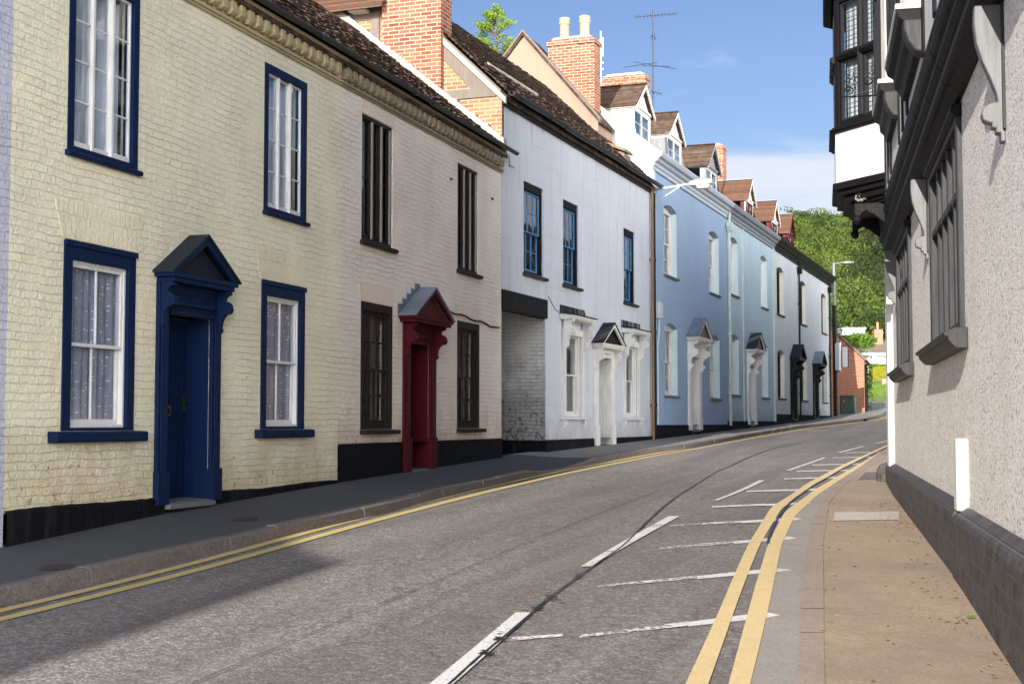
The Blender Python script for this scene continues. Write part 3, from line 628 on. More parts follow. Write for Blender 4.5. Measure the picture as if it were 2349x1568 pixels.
# ================================================================== LEFT ROW 2 : white house
Wh = F2.thing('terraced_house', 'white rendered house with bright blue upper sashes and an open passage', 'house', (0, 0, -.6), GRP)
hol = [(1.18, 2.32, 2.87, 4.64, .2, 0), (3.57, 4.61, 2.87, 4.64, .2, 0), (8.14, 9.13, 2.87, 4.64, .2, 0), (3.62, 4.74, .12, 1.92, .2, 0), (8.15, 9.27, .12, 1.92, .2, 0), (0.0, 2.44, ZG, 2.30, .0, 0), (5.95, 6.92, ZG, 1.45, .3, 0)]
mb = MB(); wall(mb, 0, 10.8, -.36, 6.0, [h for h in hol])
mb.build('wall', 'white_wall', Wh); MB().box(-.0, 10.8, 6.2, 6.4, 2.4, 6.0).build('rear_wall', 'white_wall', Wh)
MB().box(-.02, 2.5, -.04, .14, 2.06, 2.44).build('beam', 'black_wood', Wh, bevel=.02)
mb = MB(); mb.box(2.44, 2.70, .002, 6.2, -.36, 2.3); mb.face([(0, .14, 2.28), (2.44, .14, 2.28), (2.44, 6.2, 2.28), (0, 6.2, 2.28)])
mb.build('passage_wall', 'white_brick', Wh)
mb = MB().box(-.06, -.01, .15, 6.2, ZG, 2.3); mb.build('passage_side', 'white_brick', Wh)
MB().box(0, 2.44, 6.0, 6.05, ZG, 2.3).build('passage_gate', 'brown', Wh)
mb = MB(); wall(mb, 2.43, 10.8, ZG, -.36, [(5.95, 6.92, ZG, -.36, .3, 0)], -.03); mb.box(2.41, 2.44, -.03, 6, ZG, -.36)
mb.face([(2.43, -.03, -.36), (10.8, -.03, -.36), (10.8, 0, -.35), (2.43, 0, -.35)]); mb.build('plinth', 'black_render', Wh)
for a, b in ((1.18, 2.32), (3.57, 4.61), (8.14, 9.13)):
    w = sash_window(Wh, a, b, 2.87, 4.64, .03, .06, 'black_wood', 'bright_blue', 3, 2, (a-.06, b+.1, 2.87, .07, -.09, .1, 'dark_grey_wood'), 'white_net' if a < 2 else None, 'glass', .03, ft=.14, sbar=.018, lmat='black_wood', gap=(.6, 1))
for a, b in ((3.62, 4.74), (8.15, 9.27)):
    w = sash_window(Wh, a, b, .12, 1.92, .02, .08, 'white_paint', 'white_paint', 1, 1, None, 'grey_backing', 'glass')
    MB().frame(a-.12, b+.12, .12, 1.95, .13, -.05, 0.0, wb=.001).build('architrave', 'white_paint', w, bevel=.01)
    sill(w, a-.22, b+.22, .12, .07, -.13, .1, 'white_paint')
    for x in (a-.1, b+.1):
        MB().prism([(0, .05), (-.09, .05), (-.09, -.05), (-.05, -.12), (0, -.16)], x-.06, x+.06, 'x').build('sill_bracket', 'white_paint', w, bevel=.006)
        console(w, x, .10, 2.12, CONS, 'white_paint', .95, .85, -.05)
    MB().prism([(0, 2.12), (-.26, 2.12), (-.30, 2.17), (-.30, 2.20), (0, 2.24)], a-.24, b+.24, 'x').build('hood', 'white_paint', w, bevel=.006)
    MB().prism([(0, 2.245), (-.32, 2.205), (-.33, 2.225), (-.02, 2.30), (-.012, 2.42), (0, 2.42)], a-.27, b+.27, 'x').build('hood_lead', 'lead_mossy', w)
door_case(Wh, 6.43, .78, .485, -.52, 1.45, 1.75, 2.22, .27, 'white_paint', 'lead_mossy', 'brown', True, sz=.75, hw=.88, plinth_h=.45, leafmat='white_paint', brass=False)
pts = [(2.6, -.01, 2.52), (3.0, -.015, 2.3), (3.6, -.015, 2.2), (4.2, -.015, 2.2), (4.9, -.015, 2.42), (5.05, -.012, 2.35), (5.1, -.012, 2.1)]
MB().tube(pts, .006, 5).build('cable', 'aluminium', Wh)
P2r = R(44)
zr = 6.02+2.55*math.tan(P2r)
r2 = gable_roof(Wh, 0, 10.8, -.1, 6.02, 2.45, zr, 6.4, 'tile_dark', .1, zb=5.9)
mb = MB(); tiles(mb, -.0, 10.75, -.16, 6.05, P2r, 2.6/math.cos(P2r)); mb.build('roof_tiles', 'tile_dark', r2)
gutter(Wh, -.05, 10.9, -.22, 6.07, .07, 'iron')
mb = MB(); mb.box(0, 10.8, -.07, 0, 5.86, 5.99); mb.build('eaves_board', 'black_wood', Wh)
mb = MB(); x = .5
while x < 10.7:
    a = [(x, -.02, 5.86), (x+.03, -.10, 5.80), (x+.02, -.16, 5.86), (x-.02, -.17, 5.95)]; MB().tube(a, .008, 5).build('gutter_bracket', 'black_paint', Wh); x += .92
# exposed brick gable above the lower roof, with timbers, flashing and bargeboard
gy = 2.5
mb = MB().prism([(0.0, 4.7), (0.0, 6.0), (2.45, zr-.12), (2.45, 6.3)], 0.0, .12, 'x'); mb.prism([(2.45, 6.3), (2.45, 8.0), (7.5, 8.0), (7.5, 6.0)], 0.0, .12, 'x')
gb = mb.build('gable_wall', 'brick_orange', Wh)
t = MB(); t.box(-.03, .02, .1, 1.25, 6.02, 6.2); t.prism([(.25, 6.19), (.6, 6.19), (1.15, 6.78), (1.15, 7.05)], -.028, .02, 'x'); t.prism([(.0, 6.0), (.0, 6.13), (1.3, 7.38), (1.3, 7.24)], -.05, .02, 'x')
t.box(-.03, .02, 2.45, 7.4, 7.72, 7.95); t.box(-.035, .02, 2.50, 2.68, 7.0, 7.72); t.box(-.035, .02, 4.2, 4.4, 7.0, 7.72)
t.build('timber_frame', 'timber', gb, bevel=.01)
mb = MB(); MBs = MB(); u = 0.0            # saw-toothed mortar flashing following the lower roof
tp = math.tan(PITCH1)
y = -.02
while y < 3.4:
    z = 4.98+(y+.12)*tp
    mb.prism([(y-.02, z-.05), (y+.17, z+.08), (y+.12+random.uniform(-.03, .04), z+.22+random.uniform(-.05, .06)), (y-.02, z+.22+random.uniform(-.06, .03))], -.17+random.uniform(0, .02), -.001, 'x')
    y += .125
mb.prism([(-.1, 4.93), (3.4, 4.93+3.5*tp), (3.4, 5.20+3.5*tp), (-.1, 5.20)], -.16, -.001, 'x')
mb.build('flashing', 'mortar', gb)
MB().prism([(-.1, 5.98), (1.16, 5.98+1.26*.966), (1.16, 5.86+1.26*.966), (-.1, 5.86)], -.06, .0, 'x').build('bargeboard', 'mortar', gb)
MB().tube([(1.3, .8, 6.99), (4.1, .78, 7.0)], .055, 8).build('roof_pipe', 'mortar', Wh)
chimney(Wh, -.13, .38, 1.17, 2.40, 5.4, 10.6)
hb = MB().prism([(.30, 6.72), (.95, 6.98), (.95, 7.06), (.30, 6.80)], 9.35, 10.1, 'x').build('roof_hatch', 'rust_pipe', Wh, bevel=.01)
MB().prism([(.34, 6.55), (.50, 6.62), (.50, 6.76), (.34, 6.70)], 9.42, 10.03, 'x').build('hatch_frame', 'timber', hb)
chimney(Wh, 10.22, 10.78, 1.36, 2.62, 6.4, 9.96, pots=((10.5, 1.70, .62), (10.5, 2.25, .62)))
# rear wing roof above the timbered wall
rw = MB().prism([(0.0, 8.0), (0.0-.35, 7.9), (-.35, 8.0), (2.2, 9.9), (4.5, 8.0)], 2.35, 7.6, 'y') if False else MB()
rw.face([(-.35, 2.3, 7.93), (-.35, 7.6, 7.93), (2.2, 7.6, 10.1), (2.2, 2.3, 10.1)]); rw.face([(-.35, 2.3, 7.85), (-.35, 7.6, 7.85), (2.2, 7.6, 10.0), (2.2, 2.3, 10.0)]); rw.face([(-.35, 2.3, 7.85), (-.35, 7.6, 7.85), (-.35, 7.6, 7.93), (-.35, 2.3, 7.93)])
rw.face([(2.2, 2.3, 10.1), (2.2, 7.6, 10.1), (2.75, 7.6, 8.3), (2.75, 2.3, 8.3)]); rw.face([(-.35, 2.3, 7.85), (-.35, 2.3, 7.93), (2.2, 2.3, 10.1), (2.2, 2.3, 10.0)])
rw.build('rear_roof', 'tile_red', Wh)
mb = MB()
for y in (2.7, 3.5, 4.3, 5.1, 5.9): mb.box(-.28, .0, y, y+.35, 7.84, 7.9)
mb.build('eaves_bracket', 'white_paint', Wh)
# pinkish rear gable behind the ridge
gs0, gs1, gc, gw, gz0, gz1 = 9.55, 10.75, 3.05, 2.0, 7.6, 9.95
MB().prism([(gc-gw, 6.0), (gc+gw, 6.0), (gc+gw, gz0), (gc, gz1), (gc-gw, gz0)], gs0, gs1, 'x').build('rear_gable', 'pink_gable', Wh)
mb = MB()
for sg in (-1, 1): mb.prism([(gc+sg*(gw+.08), gz0-.1), (gc+sg*(gw+.08), gz0-.02), (gc, gz1+.09), (gc, gz1+.0)], gs0-.08, gs1, 'x')
mb.build('rear_gable_roof', 'tile_dark', Wh)
mb = MB()
for sg in (-1, 1): mb.prism([(gc+sg*(gw+.08), gz0-.02), (gc+sg*(gw+.08), gz0+.05), (gc, gz1+.15), (gc, gz1+.09)], gs0-.1, gs0+.04, 'x')
mb.build('verge', 'timber', Wh)
# downpipe on the joint + street lamp on its bracket
downpipe(Wh, 10.55, -.6, 5.95, 'rust_pipe', r=.036)
downpipe(Wh, 10.72, -.6, 5.85, 'black_paint', r=.045)
# ================================================================== blue houses
def dormer(house, xc, hw, zb, ze, za, y0, wallm, roofm, facem, winc=2, zroof=6.95, glass='glass', side_glass=False):
    pts = [(y0, zb), (y0, ze), (max(y0+.1, ze-zroof), ze), (max(y0+.05, zb-zroof), zb)]
    dm = MB().box(xc-hw+.02, xc+hw-.02, y0-.015, y0+.03, zb-.25, zb-.021).build('dormer', facem, house)
    for sg in (-1, 1):
        a, b = sorted((xc+sg*hw, xc+sg*(hw-.05))); MB().prism([(y0+.02, zb-.25), (y0+.02, ze), (ze-zroof+.1, ze), (zb-zroof, zb-.25)], a, b, 'x').build('cheek', wallm, dm)
    if side_glass:
        MB().prism([(y0+.18, zb+.35), (y0+.18, ze-.12), (y0+.75, ze-.12), (y0+.5, zb+.35)], xc-hw-.012, xc-hw-.001, 'x').build('side_pane', m_side, dm)
    f = MB(); f.box(xc-hw, xc+hw, y0-.02, y0+.04, zb-.02, zb+.12); f.box(xc-hw, xc+hw, y0-.02, y0+.04, ze-.1, ze)
    f.box(xc-hw, xc-hw+.09, y0-.02, y0+.04, zb+.12, ze-.1); f.box(xc+hw-.09, xc+hw, y0-.02, y0+.04, zb+.12, ze-.1)
    f.prism([(xc-hw, ze), (xc+hw, ze), (xc, za-.07)], y0, y0+.04, 'y')
    f.build('dormer_front', facem, dm)
    W = 2*hw-.18
    for i in range(winc):
        a = xc-hw+.09+W*i/winc; sash(dm, a, a+W/winc, zb+.12, ze-.1, y0-.005, 1 if winc > 1 else 2, 2, 'white_paint' if wallm != 'red_wood' else 'red_wood', .05, .02, glass)
    MB().box(xc-hw+.05, xc+hw-.05, y0+.3, y0+.32, zb, ze).build('curtain', 'inside', dm)  # dark sheet standing in for the unlit room behind the panes
    r = MB(); o = .10
    for sg in (-1, 1):
        x = xc+sg*(hw+o); dz = (za-ze)/hw*o
        r.prism([(x, ze-dz), (x, ze-dz+.05), (xc, za+.05), (xc, za-.02)], y0-.14, za-zroof+.25, 'y')
    r.build('dormer_roof', roofm, dm)
    v = MB()
    for sg in (-1, 1):
        x = xc+sg*(hw+o); dz = (za-ze)/hw*o
        v.prism([(x, ze-dz-.06), (x, ze-dz+.02), (xc, za+.02), (xc, za-.08)], y0-.15, y0-.11, 'y')
    v.box(xc-hw-.02, xc+hw+.02, y0-.06, y0, ze-.03, ze+.03)
    v.box(xc-hw-.06, xc-hw-.0, y0-.1, ze-zroof+.1, ze-.1, ze-.02)
    v.build('verge_board', facem, dm)
    MB().box(xc-.07, xc+.07, y0-.14, za-zroof+.1, za+.04, za+.07).build('ridge', 'lead' if roofm == 'tile_red' else 'tile_brown', dm)
    return dm
m_side = m_glass('dormer_side_glass', refl=1.2, tint=(.3, .4, .4))
def arched_window(house, a, b, z0, z1, smat, revmat, cols, rows, sillm, cur='white_net', dark=False, dep=.17):
    w = MB()
    h = .12
    w.frame(a, b, z0, z1, .05, dep-.01, dep+.1, wb=.05, wt=.2)
    wn = w.build('window', 'white_paint' if not dark else smat, house)
    mid = (z0+z1-.12)/2
    sash(wn, a+.05, b-.05, mid-.02, z1-.15, dep+.02, cols, rows, smat, .05, .022, 'glass' if not dark else 'glass_dark')
    sash(wn, a+.05, b-.05, z0+.05, mid+.02, dep+.055, cols, rows, smat, .05, .022, 'glass' if not dark else 'glass_dark', fb=.08)
    # painted reveals
    MB().box(b-.012, b-.002, .002, dep, z0, z1-h).build('reveal', revmat, wn); MB().box(a+.002, a+.012, .002, dep, z0, z1-h).build('reveal', revmat, wn)
    sill(wn, a-.04, b+.06, z0, .07, -.07, dep, sillm)
    if cur: curtain(wn, a+.05, b-.05, z0, z1-.1, dep+.2, cur)
    return wn
def blue_house(x0, x1, wm, wins, doors, label, sm, plz, base, rev, roofm, dorms, cornm):
    h = F2.thing('terraced_house', label, 'house', (x0, 0, base), GRP)
    hol = [(a, b, z0, z1, .18, .12) for a, b, z0, z1 in wins]+[(d['x']-.46, d['x']+.46, ZG, d['zo'], .3, 0) for d in doors]
    mb = MB(); wall(mb, x0, x1, plz, 6.75, hol); mb.build('wall', wm, h); MB().box(x0, x1, 6.2, 6.4, ZG, 6.75).build('rear_wall', wm, h)
    mb = MB(); wall(mb, x0, x1, ZG, plz, [(d['x']-.46, d['x']+.46, ZG, plz, .3, 0) for d in doors], -.03); mb.face([(x0, -.03, plz), (x1, -.03, plz), (x1, 0, plz+.01), (x0, 0, plz+.01)]); mb.build('plinth', 'black_render', h)
    return h
B1 = blue_house(10.8, 19.96, 'blue', [(12.0, 13.45, .72, 2.65), (17.49, 18.9, .74, 2.67), (12.0, 13.45, 3.93, 5.83), (17.49, 18.9, 3.93, 5.83)], [dict(x=15.4, zo=1.85)], 'deep blue rendered house with a white hooded doorcase, beside the white house', '', -.08, -.35, '', '', [], '')
B2 = blue_house(19.96, 28.62, 'pale_blue', [(20.53, 21.9, .90, 2.85), (26.0, 27.3, .90, 2.85), (20.53, 21.9, 4.15, 6.03), (25.95, 27.3, 4.15, 6.03)], [dict(x=24.0, zo=1.95)], 'pale greenish blue house with a peeling white doorcase and cream drainpipes', '', .03, -.2, '', '', [], '')
B3 = blue_house(28.62, 44.1, 'grey_white', [(29.3, 30.85, .93, 2.78), (34.9, 36.5, .93, 2.78), (41.2, 42.7, .93, 2.78), (29.3, 30.85, 4.14, 5.97), (34.9, 36.5, 4.14, 5.97), (41.1, 42.7, 4.14, 5.97)], [dict(x=33.0, zo=2.1), dict(x=39.0, zo=2.1)], 'pale grey rendered building with black doorcases, last in the terrace', '', .30, 0.1, '', '', [], '')
for z0, z1 in ((.72, 2.65), (3.93, 5.83)):
    for a, b in ((12.0, 13.45), (17.49, 18.9)): arched_window(B1, a, b, z0, z1, 'white_paint', 'reveal_pale', 3, 2, 'grey_sill', None)
for z0, z1 in ((.90, 2.85), (4.15, 6.03)):
    for a, b in ((20.53, 21.9), (26.0, 27.3)): arched_window(B2, a, b, z0, z1, 'white_paint', 'reveal_pale', 3, 2, 'grey_sill', None)
for z0, z1 in ((.93, 2.78), (4.14, 5.97)):
    for a, b in ((29.3, 30.85), (34.9, 36.5), (41.15, 42.7)): arched_window(B3, a, b, z0, z1, 'black_paint', 'reveal_cream', 2, 1, 'dark_grey_wood', None, True)
door_case(B1, 15.4, .80, .45, -.22, 1.85, 2.40, 2.95, .36, 'white_paint', 'lead', 'timber', True, BIGC, 1.35, 1.0, leafmat='white_paint', hw=.92, brass=False)
door_case(B2, 24.0, .76, .45, -.08, 1.95, 2.48, 3.05, .36, 'peeling', 'lead_mossy', 'timber', True, BIGC, 1.2, .9, leafmat='peeling', hw=.88, brass=False)
for x in (33.0, 39.0): door_case(B3, x, .78, .45, .12 if x < 35 else .2, 2.1, 2.58, 3.12, .40, 'black_paint', 'lead' if x > 35 else 'navy_roof', 'black_paint', True, BIGC, 1.4, .85, leafmat='black_paint', hw=.9, brass=False)
# cornices
def cornice(h, x0, x1, mat, zc=6.62):
    pr = [(0, zc-.12), (-.05, zc-.12), (-.05, zc-.04), (-.09, zc), (-.09, zc+.06), (-.16, zc+.1), (-.2, zc+.17), (-.26, zc+.2), (-.30, zc+.28), (-.30, zc+.33), (0, zc+.36)]
    return MB().prism(pr, x0, x1, 'x').build('cornice', mat, h)
M['pale_cornice'] = m_paint('pale_blue_grey_cornice', (.52, .58, .66), .5, .5, (.2, .2, .2))
M['grey_cornice'] = m_paint('weathered_grey_cornice', (.26, .29, .33), .6, .8, (.10, .10, .10))
cornice(B1, 10.75, 19.96, 'pale_cornice'); cornice(B2, 19.96, 28.62, 'grey_cornice'); cornice(B3, 28.62, 44.3, 'black_wood')
for h, a, b in ((B1, 10.8, 19.96), (B2, 19.96, 28.62), (B3, 28.62, 44.1)):
    gable_roof(h, a, b, -.2, 6.88, 3.0, 9.0 if h is B3 else 9.35, 6.4, 'tile_brown' if h is not B3 else 'tile_dark', .1, zb=6.8)
MB().prism([(0, 5.9), (-.0, 6.95), (-.22, 6.95), (3.0, 9.55), (3.1, 9.3), (3.1, 5.9)], 10.79, 10.98, 'x').build('gable_wall', 'white_gable', B1)
MB().prism([(-.05, 6.93), (3.0, 9.52), (3.0, 9.62), (-.15, 7.0)], 10.74, 11.08, 'x').build('coping', 'mortar', B1)
MB().prism([(0, 5.6), (-.02, 6.9), (3.0, 8.8), (3.0, 5.6)], 43.95, 44.1, 'x').build('gable_wall', 'grey_white', B3)
MB().box(10.80, 11.05, -.03, 0, -.08, 6.5).build('corner_strip', 'reveal_pale', B1)
MB().box(22.6, 22.74, -.04, 0, .03, 6.5).build('wall_strip', 'pale_pipe', B2)
MB().box(28.45, 28.66, -.05, 0, .03, 6.5).build('wall_strip', 'pale_pipe', B2)
dormer(B1, 12.5, .86, 7.55, 8.45, 9.12, .72, 'white_paint', 'tile_brown', 'white_paint')
dormer(B1, 16.1, .88, 7.50, 8.40, 9.10, .72, 'white_paint', 'tile_brown', 'white_paint')
dormer(B2, 21.2, .88, 7.50, 8.35, 9.10, .72, 'lead', 'tile_brown', 'grey_cornice', side_glass=True)
dormer(B2, 27.7, .72, 7.45, 8.25, 9.0, .72, 'red_wood', 'tile_red', 'white_paint', side_glass=True)
dormer(B3, 33.0, .75, 7.45, 8.2, 9.0, .72, 'red_wood', 'tile_red', 'white_paint', side_glass=True)
dormer(B3, 36.9, .72, 7.45, 8.2, 9.0, .72, 'red_wood', 'tile_red', 'red_wood', side_glass=True)
chimney(B1, 18.2, 18.75, 2.15, 3.55, 8.2, 10.95)
chimney(B2, 28.0, 28.6, 1.75, 2.35, 7.6, 10.5)
MB().box(11.1, 11.45, -.12, 0, 2.68, 3.1).build('utility_box', 'white_plastic', B1, bevel=.02)
MB().tube([(11.3, -.05, 2.7), (11.28, -.04, 2.3), (11.18, -.03, 2.0), (11.18, -.03, -.05)], .022, 6).build('conduit', 'reveal_pale', B1)
downpipe(B2, 20.05, -.1, 6.2, 'pale_pipe', hopper=True, y=-.09, r=.05)
downpipe(B3, 34.3, .15, 6.25, 'black_paint', hopper=True); downpipe(B3, 43.4, .2, 6.25, 'black_paint', hopper=True)
downpipe(B3, 32.2, .2, 2.4, 'black_paint')
# lamp on a wall bracket between white and blue houses
SL = F2.thing('street_lamp', 'old street lamp on a white bracket arm above the white house corner pipe', 'street lamp', (10.95, -.05, 5.95))
k = .74
MB().tube([(10.95, 0, 5.98), (10.95, -1.0, 6.09)], [.036, .026], 8).tube([(10.95, 0, 5.62), (10.95, -.70, 6.03)], .016, 6).box(10.89, 11.01, -.04, 0, 5.52, 6.08).build('bracket', 'white_plastic', SL)
MB().prism([(-.96, 6.03), (-.96, 6.14), (-1.13, 6.18), (-1.50, 6.18), (-1.56, 6.13), (-1.55, 6.05), (-1.4, 6.02)], 10.85, 11.05, 'x').build('lamp_housing', 'lamp_white', SL, bevel=.03)
MB().prism([(-1.12, 6.035), (-1.51, 6.035), (-1.46, 5.94), (-1.17, 5.94)], 10.87, 11.03, 'x').build('lamp_bowl', 'lamp_white', SL, bevel=.03)
MB().tube([(10.95, -1.3, 6.18), (10.95, -1.3, 6.22)], .03, 8).build('photocell', m_plain('green_cap', (.1, .4, .3)), SL)
# aerials
def yagi(mb, c, L, n, w, d=(1, 0)):
    mb.tube([(c[0]-L/2*d[0], c[1]-L/2*d[1], c[2]), (c[0]+L/2*d[0], c[1]+L/2*d[1], c[2])], .012, 5)
    for i in range(n):
        t = -L/2+L*i/(n-1); x, y = c[0]+t*d[0], c[1]+t*d[1]; ww = w*(1-.3*i/n)
        mb.tube([(x-ww*d[1]*.5, y-ww*d[0]*.5, c[2]-ww*.55), (x+ww*d[1]*.5, y+ww*d[0]*.5, c[2]+ww*.55)], .010, 4)
def mastpos(px, Yd): d = ray(px, 900); return (d[0]/d[1]*Yd, Yd)
mx, my = mastpos(1502, 43.2); A1 = Frame(mx, my, 0)
t = A1.thing('tv_aerial', 'tall rusty television aerial mast strapped to the short wide chimney', 'aerial', (0, 0, 9.2))
zz = lambda py, Yd: (968-py)/3200*Yd
MB().tube([(0, 0, zz(280, 43.2)), (.02, 0, zz(10, 43.2))], .028, 7).build('mast', 'aluminium', t)
mb = MB(); yagi(mb, (.12, .05, zz(22, 43.2)), 1.3, 12, .16, (.96, -.28)); mb.build('antenna', 'aluminium', t)
mb = MB(); z = zz(140, 43.2); mb.tube([(-.6, 0, z+.1), (.75, .1, z-.1)], .01, 4).tube([(-.3, .3, z+.05), (.5, -.4, z-.15)], .01, 4).tube([(-.9, .3, z), (.1, -.3, z)], .01, 4); mb.build('antenna', 'aluminium', t)
mb = MB(); z = zz(205, 43.2); yagi(mb, (.1, 0, z), .5, 4, .14, (.7, .7)); mb.build('antenna', 'aluminium', t)
mb = MB(); z = zz(75, 43.2); yagi(mb, (.02, 0, z), .3, 3, .14, (.5, .8)); mb.build('antenna', 'aluminium', t)
mx, my = mastpos(1381, 38.0); A2 = Frame(mx, my, 0)
t = A2.thing('tv_aerial', 'slim white antenna mast behind the chimney with two pots', 'aerial', (0, 0, 8.9))
MB().tube([(0, 0, zz(225, 38)), (0, 0, zz(60, 38))], .022, 7).tube([(.06, 0, zz(120, 38)), (.06, 0, zz(75, 38))], .018, 6).build('mast', 'white_plastic', t)
mb = MB()
for py in (82, 92, 135, 150): mb.box(-.03, .08, -.02, .02, zz(py+2, 38), zz(py-2, 38))
mb.build('clamp', 'white_plastic', t)
# ================================================================== RIGHT HOUSE (local x = toward the camera, -y = street)
H = FR.thing('timber_framed_house', 'black and white timbered corner house with oriel windows and pebbledash ground floor', 'house', (-17.5, 0, -1.2))
def rx(s): return -s
wins = [(rx(7.39), rx(4.14), .80, 2.72, .22, 0), (rx(14.45), rx(11.25), .80, 2.72, .22, 0), (rx(-1.4), rx(-4.6), .80, 2.72, .22, 0)]
mb = MB(); wall(mb, rx(17.5), rx(-6), -.85, 2.9, wins); mb.build('wall', 'pebble', H)
MB().box(rx(17.5), rx(17.3), .02, 6, -2.2, 7.6).build('side_wall', 'pebble', H); MB().box(rx(17.5), rx(-6), 6, 6.2, -2.2, 7.6).build('rear_wall', 'pebble', H); MB().box(rx(-5.8), rx(-6), .02, 6, -2.2, 7.6).build('side_wall', 'pebble', H)
mb = MB(); mb.prism([(-.13, -2.2), (-.13, -.80), (-.115, -.775), (0, -.70), (0, -2.2)], rx(17.35), rx(4.25), 'x'); mb.build('plinth', 'plinth_block', H, bevel=.02)
mb = MB(); mb.prism([(-.14, -2.2), (-.14, -.84), (-.12, -.80), (0, -.72), (0, -2.2)], rx(4.2), rx(-6), 'x'); mb.build('plinth', 'plinth_block', H, bevel=.02)
MB().prism([(-.28, -2.2), (-.28, -.86), (-.22, -.76), (-.1, -.72), (0, -.72), (0, -2.2)], rx(17.6), rx(17.36), 'x').build('guard_stone', 'plinth_block', H, bevel=.03)
MB().box(rx(4.38), rx(4.12), -.10, 0, -.76, -.14).build('painted_post', 'smooth_white', H, bevel=.008)
MB().box(rx(17.2), rx(16.6), -.10, 0, -.76, 2.80).build('corner_pilaster', 'smooth_white', H, bevel=.008)
def mull_window(h, x0, x1, z0, z1, lights, fy=-.05, tz=.66, cur='pale_net'):
    w = MB().frame(x0, x1, z0, z1, .13, fy, .16, wb=.08, wt=.1).build('window', 'dark_grey_wood', h, bevel=.012)
    a, b, c, d = x0+.13, x1-.13, z0+.08, z1-.1; W = (b-a)/lights
    m = MB()
    for i in range(1, lights): m.box(a+W*i-.035, a+W*i+.035, fy+.03, .13, c, d)
    m.build('mullion', 'dark_grey_wood', w, bevel=.01)
    zt = c+(d-c)*tz; m = MB()
    for i in range(lights): m.box(a+W*i+(.035 if i else 0), a+W*(i+1)-(.035 if i < lights-1 else 0), fy+.02, .13, zt-.035, zt+.035)
    m.build('transom', 'dark_grey_wood', w, bevel=.01)
    l = MB()
    for i in range(lights):
        for k in (1, 2): xx = a+W*i+W*k/3; l.box(xx-.006, xx+.006, .065, .077, c, d)
    zz = c
    while zz < d: l.box(a, b, .066, .076, zz-.006, zz+.006); zz += .24
    l.build('lead_came', 'lead_came', w)
    MB().face([(a, .07, c), (b, .07, c), (b, .07, d), (a, .07, d)]).build('pane', 'glass', w)
    curtain(w, a, b, c, d, .3, cur)
    MB().prism([(.1, z0+.01), (-.10, z0+.01), (-.20, z0-.03), (-.20, z0-.06), (-.165, z0-.075), (-.165, z0-.10), (-.12, z0-.15), (-.09, z0-.17), (0, z0-.17), (0, z0-.02), (.1, z0-.02)], x0-.22, x1+.22, 'x').build('sill', 'dark_grey_wood', w, bevel=.006)
    MB().prism([(0, z1+.06), (-.09, z1+.04), (-.10, z1-.02), (-.07, z1-.05), (0, z1-.06)], x0-.05, x1+.05, 'x').build('drip_mould', 'black_wood', w, bevel=.006)
    return w
for a, b, z0, z1, _, _ in wins: mull_window(H, a, b, z0, z1, 5)
# jetty cornice
pr = [(0, 2.80), (-.05, 2.80), (-.13, 2.87), (-.165, 2.87), (-.19, 2.90), (-.195, 2.95), (-.165, 2.98), (-.20, 3.00), (-.235, 3.04), (-.235, 3.08), (-.21, 3.10), (-.26, 3.13), (-.285, 3.18), (-.28, 3.22), (-.25, 3.24), (-.275, 3.28), (-.275, 3.33), (0, 3.36)]
mb = MB(); s = -6
while s < 15.8:
    e = min(s+2.45, 15.8); mb.prism(pr, rx(e), rx(s)-.012, 'x'); s = e
cn = mb.build('cornice', 'black_wood', H, bevel=.006)
RC = [(0, 0), (.185, 0), (.19, -.12), (.175, -.26), (.14, -.38), (.09, -.50), (.055, -.60), (.045, -.66), (.09, -.665), (.135, -.69), (.15, -.735), (.14, -.78), (.10, -.80), (.085, -.80), (.085, -.835), (.06, -.835), (.06, -.87), (.03, -.87), (.03, -.93), (0, -.93)]
for s in (1.3, 8.2, 15.1):
    c = MB().prism([(-a, 2.80+b) for a, b in RC], rx(s)-.055, rx(s)+.055, 'x').build('console', 'console_paint', H, bevel=.008)
    MB().box(rx(s)-.09, rx(s)+.09, -.02, 0, 1.95, 2.80).build('backing_board', 'dark_grey_wood', c, bevel=.004)
# upper storey
UY = -.26
mb = MB(); mb.box(rx(17.48), rx(-6), UY, UY+.3, 3.34, 8.2); uw = mb.build('upper_wall', 'smooth_white', H)
t = MB(); random.seed(3)
for s in (-5.5, -4, -2.4, -.9, .5, 2.0, 3.4, 4.7, 7.2, 8.1, 8.85, 10.9, 11.7, 12.5, 16.4, 17.3):
    t.prism([(rx(s)-.09, 3.36), (rx(s)+.09+random.uniform(-.02, .02), 3.36), (rx(s)+.09, 8.1), (rx(s)-.08+random.uniform(-.02, .02), 8.1)], UY-.022, UY, 'y')
t.box(rx(17.48), rx(-6), UY-.018, UY, 5.3, 5.48)
for (s0, s1) in ((7.3, 8.0), (11.0, 11.65), (2.1, 3.3)): t.prism([(rx(s0)-.08, 3.4), (rx(s0)+.08, 3.4), (rx(s1)+.08, 5.3), (rx(s1)-.08, 5.3)], UY-.02, UY, 'y')
t.build('timber', 'black_wood', uw, bevel=.006)
